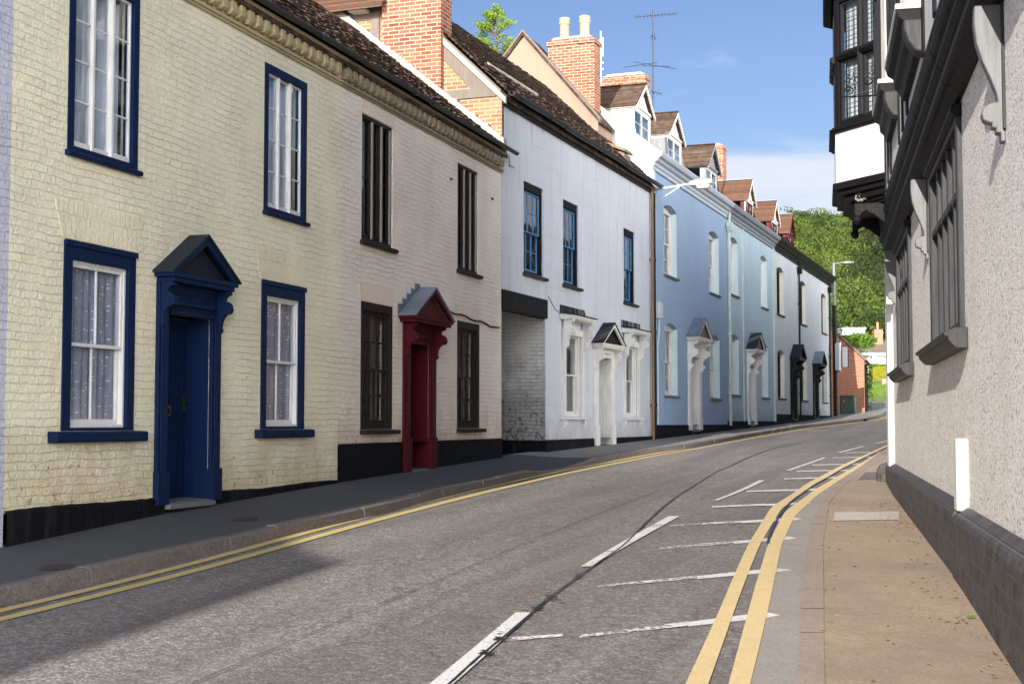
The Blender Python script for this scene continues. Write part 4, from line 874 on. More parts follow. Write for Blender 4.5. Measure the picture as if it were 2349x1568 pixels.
# two shallow bay windows
for (s0, s1, zb) in ((4.87, 7.05, 3.84), (8.95, 10.75, 4.12)):
    b = MB(); b.box(rx(s1), rx(s0), UY-.19, UY-.001, zb, 8.1); bay = b.build('bay_window', 'smooth_white', H, bevel=.006)
    MB().prism([(UY, zb-.36), (UY-.07, zb-.36), (UY-.10, zb-.27), (UY-.15, zb-.22), (UY-.16, zb-.12), (UY-.22, zb-.08), (UY-.24, zb-.005), (UY, zb-.005)], rx(s1)-.05, rx(s0)+.06, 'x').build('bay_base', 'black_wood', bay, bevel=.008)
    MB().box(rx(s1)-.06, rx(s0)+.07, UY-.25, UY, zb-.003, zb+.05).build('bay_sill', 'smooth_white', bay, bevel=.01)
    f = MB(); f.frame(rx(s1), rx(s0), zb+.06, 8.0, .09, UY-.225, UY-.191)
    n = 3; W = (s1-s0)/n
    for i in range(1, n): f.box(rx(s1)+W*i-.04, rx(s1)+W*i+.04, UY-.225, UY-.191, zb+.15, 7.91)
    f.box(rx(s1)+.09, rx(s0)-.09, UY-.222, UY-.191, 5.5, 5.62); fr = f.build('bay_frame', 'black_wood', bay, bevel=.006)
    MB().face([(rx(s1)+.09, UY-.202, zb+.15), (rx(s0)-.09, UY-.202, zb+.15), (rx(s0)-.09, UY-.202, 7.9), (rx(s1)+.09, UY-.202, 7.9)]).build('pane', 'glass_dark', fr)
    MB().prism([(UY, zb-.10), (UY-.18, zb-.10), (UY-.18, zb-.20), (UY-.14, zb-.32), (UY-.08, zb-.41), (UY, zb-.43)], rx(s0)-.14, rx(s0)+.09, 'x').build('bay_bracket', 'dark_grey_wood', bay, bevel=.02)
    MB().box(rx(s0)-.02, rx(s0)+.03, UY-.20, UY-.16, zb+.06, 8.0).build('corner_bead', 'grey_wood', bay)
# canted oriel
A = (rx(12.7), UY); B = (rx(13.58), UY-.705); Cc = (rx(15.2), UY-.705); D = (rx(16.1), UY)
def inset(k): 
    return [(A[0]-k*.9, A[1]), (B[0]-k*.35, B[1]+k), (Cc[0]+k*.35, Cc[1]+k), (D[0]+k*.9, D[1])]
OR = MB().prism(inset(0), 3.67, 4.50, 'z').build('oriel_window', 'smooth_white', H)
MB().prism(inset(-.05), 4.47, 4.56, 'z').prism(inset(-.09), 4.50, 4.53, 'z').build('sill', 'black_wood', OR, bevel=.01)
MB().prism(inset(-.05), 3.58, 3.69, 'z').build('base_mould', 'black_wood', OR, bevel=.015)
b = MB()
b.prism(inset(.03), 3.50, 3.58, 'z'); b.prism(inset(.12), 3.40, 3.50, 'z'); b.prism(inset(.22), 3.34, 3.40, 'z'); b.prism(inset(.27), 3.30, 3.34, 'z'); b.build('oriel_soffit', 'black_wood', OR, bevel=.01)
for x in (rx(13.15), rx(14.9)):
    b = MB()
    prf = [(UY, 3.30), (UY-.44, 3.30), (UY-.44, 3.12), (UY-.36, 3.10), (UY-.33, 3.16), (UY-.26, 3.19), (UY-.22, 3.15), (UY-.16, 3.13), (UY-.10, 3.08), (UY-.03, 3.02), (UY, 3.0)]
    b.prism(prf, x-.06, x+.06, 'x'); b.sphere((x, UY-.40, 3.06), .07)
    b.build('oriel_bracket', 'black_wood', OR, bevel=.008)
ux = Vector((A[0]-B[0], A[1]-B[1], 0)); LW = ux.length; ux.normalize(); uy = Vector((0, 0, 1)).cross(ux)
XF = Matrix(((ux.x, uy.x, 0, B[0]), (ux.y, uy.y, 0, B[1]), (0, 0, 1, 0), (0, 0, 0, 1)))
b = MB(XF)
for i in range(9): b.sphere((.42+.13*math.cos(i*.7)*(i/9)**.5, .13, 3.44+.05*math.sin(i*.7)), .035, 7)
b.build('carved_rosette', 'grey_wood', OR)
zt, z0, z1 = 5.66, 4.56, 6.62
def oriel_face(xf, L, lights):
    f = MB(xf); f.box(0, .10, 0, .12, z0, z1); f.box(L-.06, L, 0, .12, z0, z1); f.box(.10, L-.06, 0, .12, z0, z0+.09); f.box(.10, L-.06, 0, .12, z1-.12, z1)
    fr = f.build('window', 'black_wood', OR, bevel=.012)
    W = (L-.16)/lights; m = MB(xf)
    for i in range(1, lights): m.box(.10+W*i-.05, .10+W*i+.05, -.01, .12, z0+.09, z1-.12)
    m.build('mullion', 'dark_grey_wood', fr, bevel=.02)
    m = MB(xf)
    for i in range(lights):
        a = .10+W*i+(.05 if i else 0); bb = .10+W*(i+1)-(.05 if i < lights-1 else 0)
        m.prism([(.12, zt-.07), (-.02, zt-.07), (-.07, zt-.02), (-.07, zt+.02), (0, zt+.05), (.12, zt+.05)], a, bb, 'x')
    m.build('transom', 'black_wood', fr, bevel=.008)
    c = MB(xf); g = MB(xf); cas = MB(xf); cu = MB(xf)
    for i in range(lights):
        a = .10+W*i+(.05 if i else 0)+.035; bb = .10+W*(i+1)-(.05 if i < lights-1 else 0)-.035
        for (za, zb) in ((z0+.12, zt-.10), (zt+.08, z1-.15)):
            cas.frame(a-.03, bb+.03, za-.03, zb+.03, .035, .04, .09)
            for k in (1, 2): x = a+(bb-a)*k/3; c.box(x-.005, x+.005, .06, .07, za, zb)
            n = 6 if za < zt else 5
            for k in range(1, n):
                z = za+(zb-za)*k/n
                if za < zt and k == 4: continue
                c.box(a, bb, .06, .07, z-.005, z+.005)
            g.face([(a, .065, za), (bb, .065, za), (bb, .065, zb), (a, .065, zb)]); cu.face([(a-.02, .16, za-.05), (bb+.02, .16, za-.05), (bb+.02, .16, zb+.05), (a-.02, .16, zb+.05)])
            if za < zt:
                for k in range(3):
                    for j in range(2):
                        cx, cz = a+(bb-a)*(k+.5)/3, za+(zb-za)*(.60+.135*j); r = (bb-a)/6*.92
                        c.tube([(cx+r*math.cos(q*math.pi/6), .062, cz+r*math.sin(q*math.pi/6)) for q in range(13)], .006, 5, cap=False)
    cas.build('casement', 'dark_grey_wood', fr, bevel=.004); c.build('lead_came', 'lead_came', fr); g.build('pane', 'glass', fr); cu.build('curtain', 'pale_net', fr)
oriel_face(XF, LW, 2)
oriel_face(Matrix.Translation((Cc[0], Cc[1], 0)), B[0]-Cc[0], 3)
MB().prism(inset(.2), 4.5, 6.62, 'z').build('room_curtain', 'pale_net', OR)
MB().prism(inset(-.03), 6.62, 8.1, 'z').build('oriel_head', 'smooth_white', OR)
MB().prism(inset(-.16), 6.62, 6.85, 'z').build('oriel_cornice', 'black_wood', OR, bevel=.03)
MB().prism([(-.9, 8.15), (3, 10.8), (6.6, 8.15), (6.6, 8.0), (3, 10.6), (-.9, 8.0)], rx(17.7), rx(-6), 'x').build('roof', 'tile_dark', H)
SB = FR.thing('sign_bracket', 'thin scrolled wrought iron sign bracket below the upper bay window', 'bracket', (rx(8.93), UY-.2, 4.0))
mb = MB(); x = rx(8.93); y0 = UY-.25
mb.tube([(x, y0, 3.98), (x, y0-.52, 3.98)], .010, 6); mb.tube([(x, y0-.02+.0, 3.98), (x, y0-.02, 4.28)], .008, 5)
for cy, cz, r0, sg in ((y0-.10, 4.17, .095, 1), (y0-.33, 4.05, .055, -1)):
    mb.tube([(x, cy+sg*r0*(1-q/22)*math.cos(q*.45), cz+r0*(1-q/22)*math.sin(q*.45)) for q in range(20)], .008, 5)
mb.tube([(x, y0-.02, 4.1), (x, y0-.16, 4.03), (x, y0-.3, 3.99)], .008, 5); mb.build('scroll', 'black_paint', SB)
OF = Frame(10.6, 31.0, R(270)-math.atan(.38))
OH = OF.thing('brick_house', 'red brick house beyond the timbered corner house, hidden by it', 'house', (-24, 0, -.9))
ow = [(-x-1.2, -x, z, z+1.8, .15, 0) for x in (2, 7, 12, 17, 22, 27, 31) for z in (.2, 3.0)]
mb = MB(); wall(mb, -34, 0, -2.5, 5.8, ow); mb.build('wall', 'brick', OH); MB().box(-34, 0, 6, 6.2, -2.5, 5.8).build('rear_wall', 'brick', OH); MB().box(-.2, 0, .01, 6, -2.5, 5.8).build('side_wall', 'brick', OH)
for a, b, z0, z1, _, _ in ow: sash_window(OH, a, b, z0, z1, .02, .07, 'white_paint', 'white_paint', 2, 2)
gable_roof(OH, -34.1, .1, -.2, 5.8, 3, 8.6, 6.4, 'tile_dark')
# ================================================================== GROUND
def pl(T, y):
    if y <= T[0][0]: a, b = T[0], T[1]
    elif y >= T[-1][0]: a, b = T[-2], T[-1]
    else:
        for a, b in zip(T, T[1:]):
            if a[0] <= y <= b[0]: break
    return a[1]+(b[1]-a[1])*(y-a[0])/(b[0]-a[0])
TL = [(0, -1.62), (8, -1.29), (12.2, -1.08), (14.4, -.955), (18.75, -.80), (25.5, -.63), (35.5, -.43), (52, -.10), (66.5, .24), (72, .48), (75, .62), (82, 1.1), (92, 1.62), (100, 2.3)]
TRt = [(0, -1.66), (7.9, -1.47), (11.6, -1.33), (22.2, -1.17), (30, -.93), (40, -.60), (52, -.22), (66.5, .24), (72, .48), (75, .62), (82, 1.1), (92, 1.62), (100, 2.3)]
def XL(Y): return -8.31+.3184*Y if Y < 25.5 else P2[0]+.3745*(Y-25.5)
def XR(Y): return 1.12+.222*Y if Y < 22 else 6.0+.38*(Y-22)
def S(X, Y):
    t = min(1, max(0, (X-XL(Y))/(XR(Y)-XL(Y)))); t = t if t < 0 else t
    def sm(T): return (pl(T, Y-.8)+pl(T, Y)+pl(T, Y+.8))/3
    return sm(TL)*(1-t)+sm(TRt)*t, t
def RZ(X, Y):
    z, t = S(X, Y); return z-.11+.09*t
def U(px, py, f=RZ):
    d = ray(px, py); k0 = 4.0; 
    g = lambda k: d[2]*k-f(d[0]*k, d[1]*k)
    k = 4.0
    while g(k) > 0 and k < 150: k += .4
    a, b = k-.4, k
    for _ in range(30):
        m = (a+b)/2
        if g(m) > 0: a = m
        else: b = m
    return (d[0]*a, d[1]*a)
def c11(x, y): return (1284.6+x*.41489, 917.6+y*.41489)
def cA(x, y): return (734.1+x*.33594, 963.5+y*.33594)
def cB(x, y): return (917.6+x*.31251, 1192.9+y*.31251)
def table(pxs, f=RZ): return sorted((q[1], q[0]) for q in (U(*p, f) for p in pxs))
def smooth(T, w=.8): return lambda Y: sum(pl(T, Y+w*i/3) for i in range(-3, 4))/7
def strip(mb, fa, fb, Y0, Y1, dz, f=RZ, step=.25, skirt=0):
    n = max(2, int((Y1-Y0)/step)); prev = None
    for i in range(n+1):
        Y = Y0+(Y1-Y0)*i/n; a, b = fa(Y), fb(Y); m = 2 if b-a < 1 else 6
        row = [(a+(b-a)*j/m, Y, f(a+(b-a)*j/m, Y)+dz) for j in range(m+1)]
        if prev:
            for j in range(m): mb.face([prev[j], prev[j+1], row[j+1], row[j]])
            if skirt:
                for e in (0, m):
                    p, q = prev[e], row[e]; mb.face([p, q, (q[0], q[1], q[2]-skirt), (p[0], p[1], p[2]-skirt)])
        prev = row
def struct(o): o['kind'] = 'structure'; return o
# road
mb = MB(); rows = []
Y = -8.0
while Y < 93:
    a = XL(Y)-.4 if Y < 73 else XL(Y)-18; b = XR(Y)+.6 if Y < 60 else XR(Y)+.6+min(1, (Y-60)/8)*40
    rows.append([(a+(b-a)*j/28, Y, RZ(a+(b-a)*j/28, Y)) for j in range(29)]); Y += .5
for r0, r1 in zip(rows, rows[1:]):
    for j in range(28): mb.face([r0[j], r0[j+1], r1[j+1], r1[j]])
road = struct(mb.build('road', 'asphalt', None, smooth=True))
# left kerb line
kl_raw = table([(0, 1387), (200, 1336), (389, 1292), (625, 1236), cA(0, 740), cA(450, 640), cA(860, 520), cA(1150, 455), cA(1600, 352), cA(2100, 250), cA(2349, 215), c11(700, 270), c11(1050, 205), c11(1350, 155), c11(1500, 138)])
KL = smooth(kl_raw, 1.2)
def PZ(X, Y):   # left pavement surface, with a dropped kerb at the passage
    return S(X, Y)[0]+.0
kend = 62.0
def drop(Y): return max(0, 1-abs(Y-24.6)/1.9)**.5 if abs(Y-24.6) < 1.9 else 0
def kz(X, Y): 
    w = XL(Y); k = KL(Y)-.11; t = min(1, max(0, (X-w)/(max(.1, k-w)))); 
    return S(X, Y)[0]*(1-t)+(RZ(KL(Y), Y)+.115-.095*drop(Y))*t
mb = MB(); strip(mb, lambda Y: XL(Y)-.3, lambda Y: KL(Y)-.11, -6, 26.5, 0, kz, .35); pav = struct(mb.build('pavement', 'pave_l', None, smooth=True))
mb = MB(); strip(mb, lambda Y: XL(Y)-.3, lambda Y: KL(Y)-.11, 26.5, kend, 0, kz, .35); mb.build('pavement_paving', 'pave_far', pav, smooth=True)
# corner pavement sweeping into the side street
def zc(x, y): return (1881+x*.18727, 697.4+y*.18727)
cor = [U(*zc(*p)) for p in ((500, 1430), (640, 1405), (760, 1370), (820, 1325), (845, 1290), (820, 1255), (770, 1235), (700, 1222), (600, 1200))]
kE = (KL(kend), kend)
cor = [kE]+cor+[(U(*zc(600, 1200))[0]-6, U(*zc(600, 1200))[1]+3)]
inner = [(XL(kend)-.3, kend), (XL(66.5)-.2, 66.5), (15.0, 70), (cor[-1][0]-3, cor[-1][1]-1)]
poly = [(x, y) for x, y in cor]+inner[::-1]
cx_, cy_ = 16.2, 69.0
mb = MB()
mb.f.append([mb.p(x, y, RZ(x, y)+.10) for x, y in poly])
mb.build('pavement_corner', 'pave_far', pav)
mb = MB()
for (a, b) in zip(cor, cor[1:]):
    dx, dy = b[0]-a[0], b[1]-a[1]; l = math.hypot(dx, dy); nx, ny = dy/l*.14, -dx/l*.14
    za, zb_ = RZ(*a)+.105, RZ(*b)+.105
    mb.face([(a[0], a[1], za), (b[0], b[1], zb_), (b[0]+nx, b[1]+ny, zb_), (a[0]+nx, a[1]+ny, za)]); mb.face([(a[0]+nx, a[1]+ny, za), (b[0]+nx, b[1]+ny, zb_), (b[0]+nx, b[1]+ny, zb_-.15), (a[0]+nx, a[1]+ny, za-.15)])
mb.build('kerb_corner', 'kerb_l', pav)
# left kerb stones, individually jointed
mb = MB(); Y = 1.0; random.seed(11)
while Y < kend:
    L_ = random.uniform(.75, 1.0); e = min(Y+L_, kend); n = 3; j = random.uniform(-.006, .008); jx = random.uniform(-.008, .008)
    for i in range(n):
        a, b = Y+(e-Y-.006)*i/n, Y+(e-Y-.006)*(i+1)/n
        def pr_(Yq):
            x = KL(Yq)+jx; z = RZ(x, Yq); h = .118-.095*drop(Yq)+j
            return [(x-.12, Yq, z+h), (x-.03, Yq, z+h), (x-.006, Yq, z+h-.018), (x+.008, Yq, z-.02)]
        p, q = pr_(a), pr_(b)
        for u in range(3): mb.face([p[u], p[u+1], q[u+1], q[u]])
        if i == 0: mb.face([(p[0][0], a, p[0][2]-.12)]+p)
    Y = e
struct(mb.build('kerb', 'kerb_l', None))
# right side: channel, kerb, pavement
krl = smooth(table([(1828, 1565), (1844.7, 1291), (1865, 1187), (1907, 1125), (1985.8, 1062.8), (2043.8, 1021)]), .8)
krr = smooth(table([(1892, 1565), (1888, 1249.5), (1902.8, 1154), (1932, 1116.7), (1985.8, 1079.4), (2040, 1043)]), .8)
ya0 = smooth(table([c11(700, 1560), c11(880, 1170), c11(1040, 800), c11(1170, 590), c11(1350, 470), c11(1560, 360), c11(1830, 238)]), .6)
ya1 = smooth(table([c11(825, 1560), c11(970, 1150), c11(1105, 800), c11(1225, 600), c11(1390, 480), c11(1590, 365), c11(1830, 246)]), .6)
yb0 = smooth(table([c11(935, 1560), c11(1060, 1100), c11(1150, 800), c11(1240, 620), c11(1400, 500), c11(1600, 385), c11(1830, 253)]), .6)
yb1 = smooth(table([c11(1055, 1560), c11(1165, 1100), c11(1225, 800), c11(1300, 640), c11(1430, 520), c11(1620, 395), c11(1830, 260)]), .6)
mb = MB(); strip(mb, lambda Y: yb1(Y)-.05, lambda Y: krl(Y)+.02, 3, 48, .004); struct(mb.build('road_channel', 'channel', None))
mb = MB(); Y = 3.0
while Y < 48:
    e = Y+.915; strip(mb, krl, krr, Y, e-.008, .022+random.uniform(-.003, .003), RZ, .3, .05); Y = e
struct(mb.build('kerb', 'kerb_r', None))
mb = MB(); strip(mb, lambda Y: krr(Y)-.01, lambda Y: 1.5+.222*Y if Y < 25 else 7.05+.5*(Y-25), 2, 46, .016, RZ, .4); pr_r = struct(mb.build('pavement', 'pave_r', None, smooth=True))
s0 = U(1915, 1178); s1 = U(2062, 1176); s2 = U(2064, 1195); s3 = U(1912, 1198)
mb = MB(); mb.face([(x, y, RZ(x, y)+.024) for x, y in (s0, s1, s2, s3)]); mb.build('paving_slab', 'slab', pr_r)
s0, s1, s2, s3 = [U(1926.9+x*.41503, 917.6+y*.41503) for x, y in ((140, 403), (240, 400), (232, 442), (100, 446))]
mb = MB(); mb.face([(x, y, RZ(x, y)+.022) for x, y in (s0, s1, s2, s3)]); mb.build('paving_patch', 'kerb_l', pr_r)
# yellow lines
def child(mb, name, mat, par=road): return mb.build(name, mat, par)
mb = MB(); strip(mb, ya0, ya1, 3, 46, .009); child(mb, 'yellow_line', 'line_yellow_near')
mb = MB(); strip(mb, yb0, yb1, 3, 46, .009); child(mb, 'yellow_line', 'line_yellow_near')
# widths in perspective; lines follow the left kerb
yo = smooth(table([(0, 1426.6), (400, 1328), cA(0, 806), cA(450, 678), cA(1150, 497), cA(1600, 388), cA(2349, 236), c11(700, 282), c11(1050, 215), c11(1350, 163), c11(1500, 145)]), 1.0)
yoff = smooth([(0, .31), (8, .31), (16, .30), (24, .28), (60, .26)], .1)
mb = MB(); strip(mb, lambda Y: yo(Y)-.115, yo, 2, 62, .008); child(mb, 'yellow_line', 'line_yellow')
mb = MB(); strip(mb, lambda Y: yo(Y)-.345, lambda Y: yo(Y)-.235, 2, 62, .008); child(mb, 'yellow_line', 'line_yellow')
# corner yellow line
for off in (.3, .55):
    mb = MB()
    for (a, b) in zip(cor[:9], cor[1:9]):
        dx, dy = b[0]-a[0], b[1]-a[1]; l = math.hypot(dx, dy); n1 = (dy/l, -dx/l)
        q = [(a[0]+n1[0]*off, a[1]+n1[1]*off), (b[0]+n1[0]*off, b[1]+n1[1]*off), (b[0]+n1[0]*(off+.12), b[1]+n1[1]*(off+.12)), (a[0]+n1[0]*(off+.12), a[1]+n1[1]*(off+.12))]
        mb.face([(x, y, RZ(x, y)+.012) for x, y in q])
    child(mb, 'yellow_line', 'line_yellow')
def mark(quad, mat, name='white_line', dz=.012, n=10):
    g = [U(*p) for p in quad]; mb = MB(); prev = None
    for i in range(n+1):
        t = i/n; a = (g[0][0]+(g[1][0]-g[0][0])*t, g[0][1]+(g[1][1]-g[0][1])*t); b = (g[3][0]+(g[2][0]-g[3][0])*t, g[3][1]+(g[2][1]-g[3][1])*t)
        row = [(a[0], a[1], RZ(*a)+dz), (b[0], b[1], RZ(*b)+dz)]
        if prev: mb.face([prev[0], row[0], row[1], prev[1]])
        prev = row
    return child(mb, name, mat)
# quad = bottom-left, top-left, top-right, bottom-right
mark([(950, 1600), (1183.2, 1407), (1222.3, 1407), (1007, 1600)], 'line_white')
mark([(1331.7, 1300.7), (1533.5, 1185.2), (1559, 1185.2), (1358.2, 1300.7)], 'line_white')
mark([(1636.4, 1149), (1742, 1102), (1756, 1102), (1647, 1149)], 'line_white')
mark([(1803, 1079.4), (1888, 1050), (1895.5, 1050), (1813, 1079.4)], 'line_white')
mark([(1920, 1038.5), (1977, 1023.8), (1985, 1023.8), (1929, 1038.5)], 'line_white')
mark([(2005, 1017), (2050, 1008.5), (2058, 1008.5), (2014, 1017)], 'line_white')
HT = [((1330, 1459, 1465), (1757.6, 1404.5, 1418), (1790.8, 1411.5)), ((1351, 1347, 1351), (1778.3, 1303.4, 1312.6), (1815.7, 1308)), ((1510.7, 1257, 1262), (1807.4, 1230.8, 1238), (1827.3, 1234)), ((1535.6, 1205.5, 1209), (1819.8, 1187.3, 1193.5), (1840.6, 1190)),
      ((1633, 1161.8, 1165), (1844.7, 1152, 1157), (1862, 1154.5)), ((1712, 1126.5, 1129.2), (1882, 1120, 1124.5), (1900.7, 1122)), ((1799, 1098, 1100.2), (1919.4, 1093.5, 1096.8), (1940, 1095)), ((1828, 1080.3, 1082.2), (1949, 1077.3, 1079.7), (1966, 1078)), ((1863, 1066.2, 1067.8), (1970, 1063, 1065), (1986, 1064)), ((1909, 1050, 1051.3), (2000, 1047.5, 1049), (2012, 1048)), ((1938, 1038.6, 1039.8), (2020, 1036, 1037.3), (2030, 1036.6))]
for i, (l, r, tip) in enumerate(HT):
    m_ = (l[0]*.42+r[0]*.58, l[1]*.42+r[1]*.58, l[2]*.42+r[2]*.58)
    mark([(l[0], l[2]), (l[0], l[1]), (m_[0], m_[1]), (m_[0], m_[2])][1:3]+[(m_[0], m_[2]), (l[0], l[2])], 'line_white_worn' if i < 4 else 'line_white', 'white_line', .011, 16)
    mark([(m_[0], m_[1]), (r[0], r[1]), (r[0], r[2]), (m_[0], m_[2])], 'line_white', 'white_line', .0065, 10)
    mark([(r[0], r[1]), (tip[0], tip[1]), (tip[0], tip[1]+.3), (r[0], r[2])], 'line_white', 'white_line', .0065, 4)
mark([(1165, 1465), (1290, 1456), (1292, 1462), (1170, 1472)], 'line_white_worn', 'white_line', .011)
# tar seams and cracks
def seam(px, w, mat='tar', blot=()):
    g = [U(*p) for p in px]; pts = []
    for i in range(len(g)-1):
        for k in range(8):
            t = k/8; q = [g[max(0, i-1)], g[i], g[i+1], g[min(len(g)-1, i+2)]]
            f = lambda c: .5*((2*q[1][c])+(-q[0][c]+q[2][c])*t+(2*q[0][c]-5*q[1][c]+4*q[2][c]-q[3][c])*t*t+(-q[0][c]+3*q[1][c]-3*q[2][c]+q[3][c])*t**3)
            pts.append((f(0)+random.uniform(-.002, .002), f(1)))
    pts.append(g[-1]); mb = MB(); prev = None
    for i, (x, y) in enumerate(pts):
        a, b = pts[max(0, i-1)], pts[min(len(pts)-1, i+1)]; dx, dy = b[0]-a[0], b[1]-a[1]; l = math.hypot(dx, dy) or 1
        ww = w*random.uniform(.7, 1.3); q = [(x-dy/l*ww, y+dx/l*ww), (x+dy/l*ww, y-dx/l*ww)]; row = [(u, v_, RZ(u, v_)+.015) for u, v_ in q]
        if prev: mb.face([prev[0], row[0], row[1], prev[1]])
        prev = row
    for (bx, by, r) in blot:
        c_ = U(bx, by)
        for _ in range(26):
            x, y = c_[0]+random.gauss(0, r*.6), c_[1]+random.gauss(0, r*1.6); rr = random.uniform(.006, .022)
            mb.face([(x+rr*math.cos(k*1.05), y+rr*math.sin(k*1.05), RZ(x, y)+.016) for k in range(6)])
    return child(mb, 'tar_seam', mat)
seam([cB(330, 1240), cB(600, 1000), cB(830, 810), cB(1080, 590), cB(1340, 400), cB(1480, 300), cB(1650, 180), cB(1830, 0), c11(600, 570), c11(700, 500), c11(870, 395), c11(950, 362)], .0095, blot=[(*cB(1120, 570), .06), (*cB(1010, 650), .05), (*cB(1300, 420), .04), (*cB(640, 980), .03), (*cB(740, 890), .04)])
seam([c11(950, 362), c11(1050, 315), c11(1200, 262), c11(1340, 232)], .013)
seam([c11(1150, 795), c11(1160, 750), c11(1180, 700), c11(1230, 620), c11(1300, 545), c11(1400, 475), c11(1480, 430), c11(1580, 372), c11(1700, 312), c11(1830, 250)], .014)
seam([c11(1040, 790), c11(1150, 795), c11(1350, 803)], .005)
seam([(440, 1572), (600, 1503), (789, 1423), (1000, 1335), (1258, 1225.5), (1406, 1165), (1507, 1128)], .004, 'cover')
seam([c11(1500, 555), c11(1560, 480), c11(1600, 455), c11(1690, 385)], .012)
# covers in the left pavement
for (px, py, w, h, lab) in ((131, 1301, 40, 7, 'rusty iron cover in the left pavement, nearer the camera'), (562, 1190, 33, 6, 'rusty iron cover in the left pavement beside the navy door')):
    g = [U(px-w, py+h, kz), U(px+w-8, py+h-2, kz), U(px+w, py-h, kz), U(px-w+10, py-h+2, kz)]
    mb = MB(); mb.face([(x, y, kz(x, y)+.006) for x, y in g]); o = mb.build('manhole_cover', 'cover'); o['label'] = lab; o['category'] = 'manhole cover'; o['group'] = 'covers set in the left pavement'
# leaf litter and grit
mb = MB(); random.seed(21)
for _ in range(260):
    Y = random.uniform(7.6, 21); X = 1.12+.222*Y-abs(random.gauss(0, .22))-.02
    if random.random() < .25: X -= random.uniform(0, 1.0)
    if random.random() < .2: X, Y = 1.12+.222*17.5-abs(random.gauss(0, .25)), 17.5+random.gauss(0, .5)
    r = random.uniform(.006, .030); z = RZ(X, Y)+.022; a = random.uniform(0, 6)
    mb.face([(X+r*math.cos(a), Y+r*math.sin(a), z), (X+r*.5*math.cos(a+1.6), Y+r*.5*math.sin(a+1.6), z+.006), (X-r*math.cos(a), Y-r*math.sin(a), z), (X-r*.5*math.cos(a+1.6), Y-r*.5*math.sin(a+1.6), z+.008)])
o = mb.build('leaf_litter', m_leaf('dry_leaf', [(.16, .075, .03), (.26, .16, .07), (.42, .32, .2)], 0)); o['kind'] = 'stuff'; o['label'] = 'small dry leaves and grit along the foot of the dark plinth'; o['category'] = 'leaf litter'
mb = MB(); X, Y = U(1926.9+722*.41503, 917.6+1222*.41503)
for k in range(10):
    a = k*2.4; l = random.uniform(.01, .028); mb.face([(X, Y, RZ(X, Y)+.016), (X+l*math.cos(a), Y+l*math.sin(a), RZ(X, Y)+.05), (X+l*1.2*math.cos(a+.4), Y+l*1.2*math.sin(a+.4), RZ(X, Y)+.03)])
o = mb.build('weed', 'leaf_bush'); o['label'] = 'tiny green weed growing at the foot of the dark plinth'; o['category'] = 'weed'
# terrain
TT = [(-60, -3), (0, -2.1), (66, -.2), (90, 1.35), (93, 1.75), (97, 2.35), (104, 2.75), (110, 3.2), (140, 5.2), (170, 7.2), (205, 11.5), (235, 19), (300, 35), (370, 48), (420, 51), (600, 46), (1500, 40)]
def TZ(X, Y):
    z = pl(TT, Y)
    if Y > 200: r = X/Y; z *= max(.3, 1-3.5*max(0, .205-r))*(.97+.03*math.sin(X*.03)); z += 2*math.sin(X*.05+Y*.03)
    return z
mb = MB(); ys = [-60+i*8 for i in range(19)]+[94, 97, 100, 106, 113, 120, 130]+[140+i*12 for i in range(26)]+[460, 520, 600, 800, 1500]
xs = [-900, -500, -300]+[-200+i*15 for i in range(50)]+[600, 900, 1400]
ys = sorted(set(ys)); idx = [[mb.p(x, y, TZ(x, y)) for x in xs] for y in ys]
for i in range(len(ys)-1):
    for j in range(len(xs)-1): mb.f.append([idx[i][j], idx[i][j+1], idx[i+1][j+1], idx[i+1][j]])
struct(mb.build('ground', 'grass', None, smooth=True))
# ================================================================== FAR THINGS
def cards(mb, c, r, n, size, flat=1.0, shell=.55):
    for _ in range(n):
        while True:
            p = Vector((random.uniform(-1, 1), random.uniform(-1, 1), random.uniform(-1, 1)))
            if shell < p.length < 1: break
        q = Vector((c[0]+p.x*r[0], c[1]+p.y*r[1], c[2]+p.z*r[2]))
        nrm = (p+Vector((random.gauss(0, .5), random.gauss(0, .5), random.gauss(0, .5)))).normalized(); a = nrm.orthogonal().normalized(); a.rotate(Matrix.Rotation(random.uniform(0, 6.28), 3, nrm)); b = nrm.cross(a); s = size*random.uniform(.6, 1.3)
        mb.face([q-a*s, q-b*s*.6, q+a*s, q+b*s*.6])
def at(px, py, Y): d = ray(px, py); return (d[0]/d[1]*Y, Y, d[2]/d[1]*Y)
# brick end building
bx1, bz1 = at(1982, 826, 71)[0], at(1982, 826, 71)[2]
FB = Frame(bx1, 71.0, -R(16))
BB = FB.thing('brick_outbuilding', 'orange brick gabled outbuilding with ivy on its slope, past the terrace', 'outbuilding', (0, 0, .4))
zr_ = bz1+3.6
MB().prism([(-7.2, -.5), (0, -.5), (0, bz1), (-3.6, zr_), (-7.2, bz1)], 0, 5.5, 'y').build('wall', 'brick_far', BB)
MB().prism([(0.05, bz1-.02), (-3.6, zr_+.05), (-3.6, zr_+.15), (.15, bz1+.06)], -.08, 5.6, 'y').prism([(-7.25, bz1-.02), (-3.6, zr_+.05), (-3.6, zr_+.15), (-7.35, bz1+.06)], -.08, 5.6, 'y').build('roof', 'tile_far', BB)
MB().box(0.002, .03, .3, 5.2, .2, bz1-.2).build('side_shade_sheet', 'black_wood', BB)  # black sheet added to paint the shade on the street-side face
random.seed(5); mb = MB()
for k in range(40):
    t = k/40; cards(mb, (-3.4*(1-t)+.1, random.uniform(.2, 2), zr_-(zr_-bz1)*t+.12), (.35, .5, .2), 26, .05)
for k in range(16): cards(mb, (.12, random.uniform(.5, 5), random.uniform(1, bz1)), (.25, .5, .5), 40, .06)
mb.build('ivy', 'leaf_ivy', BB)
gx = at(1946, 940, 69.6)
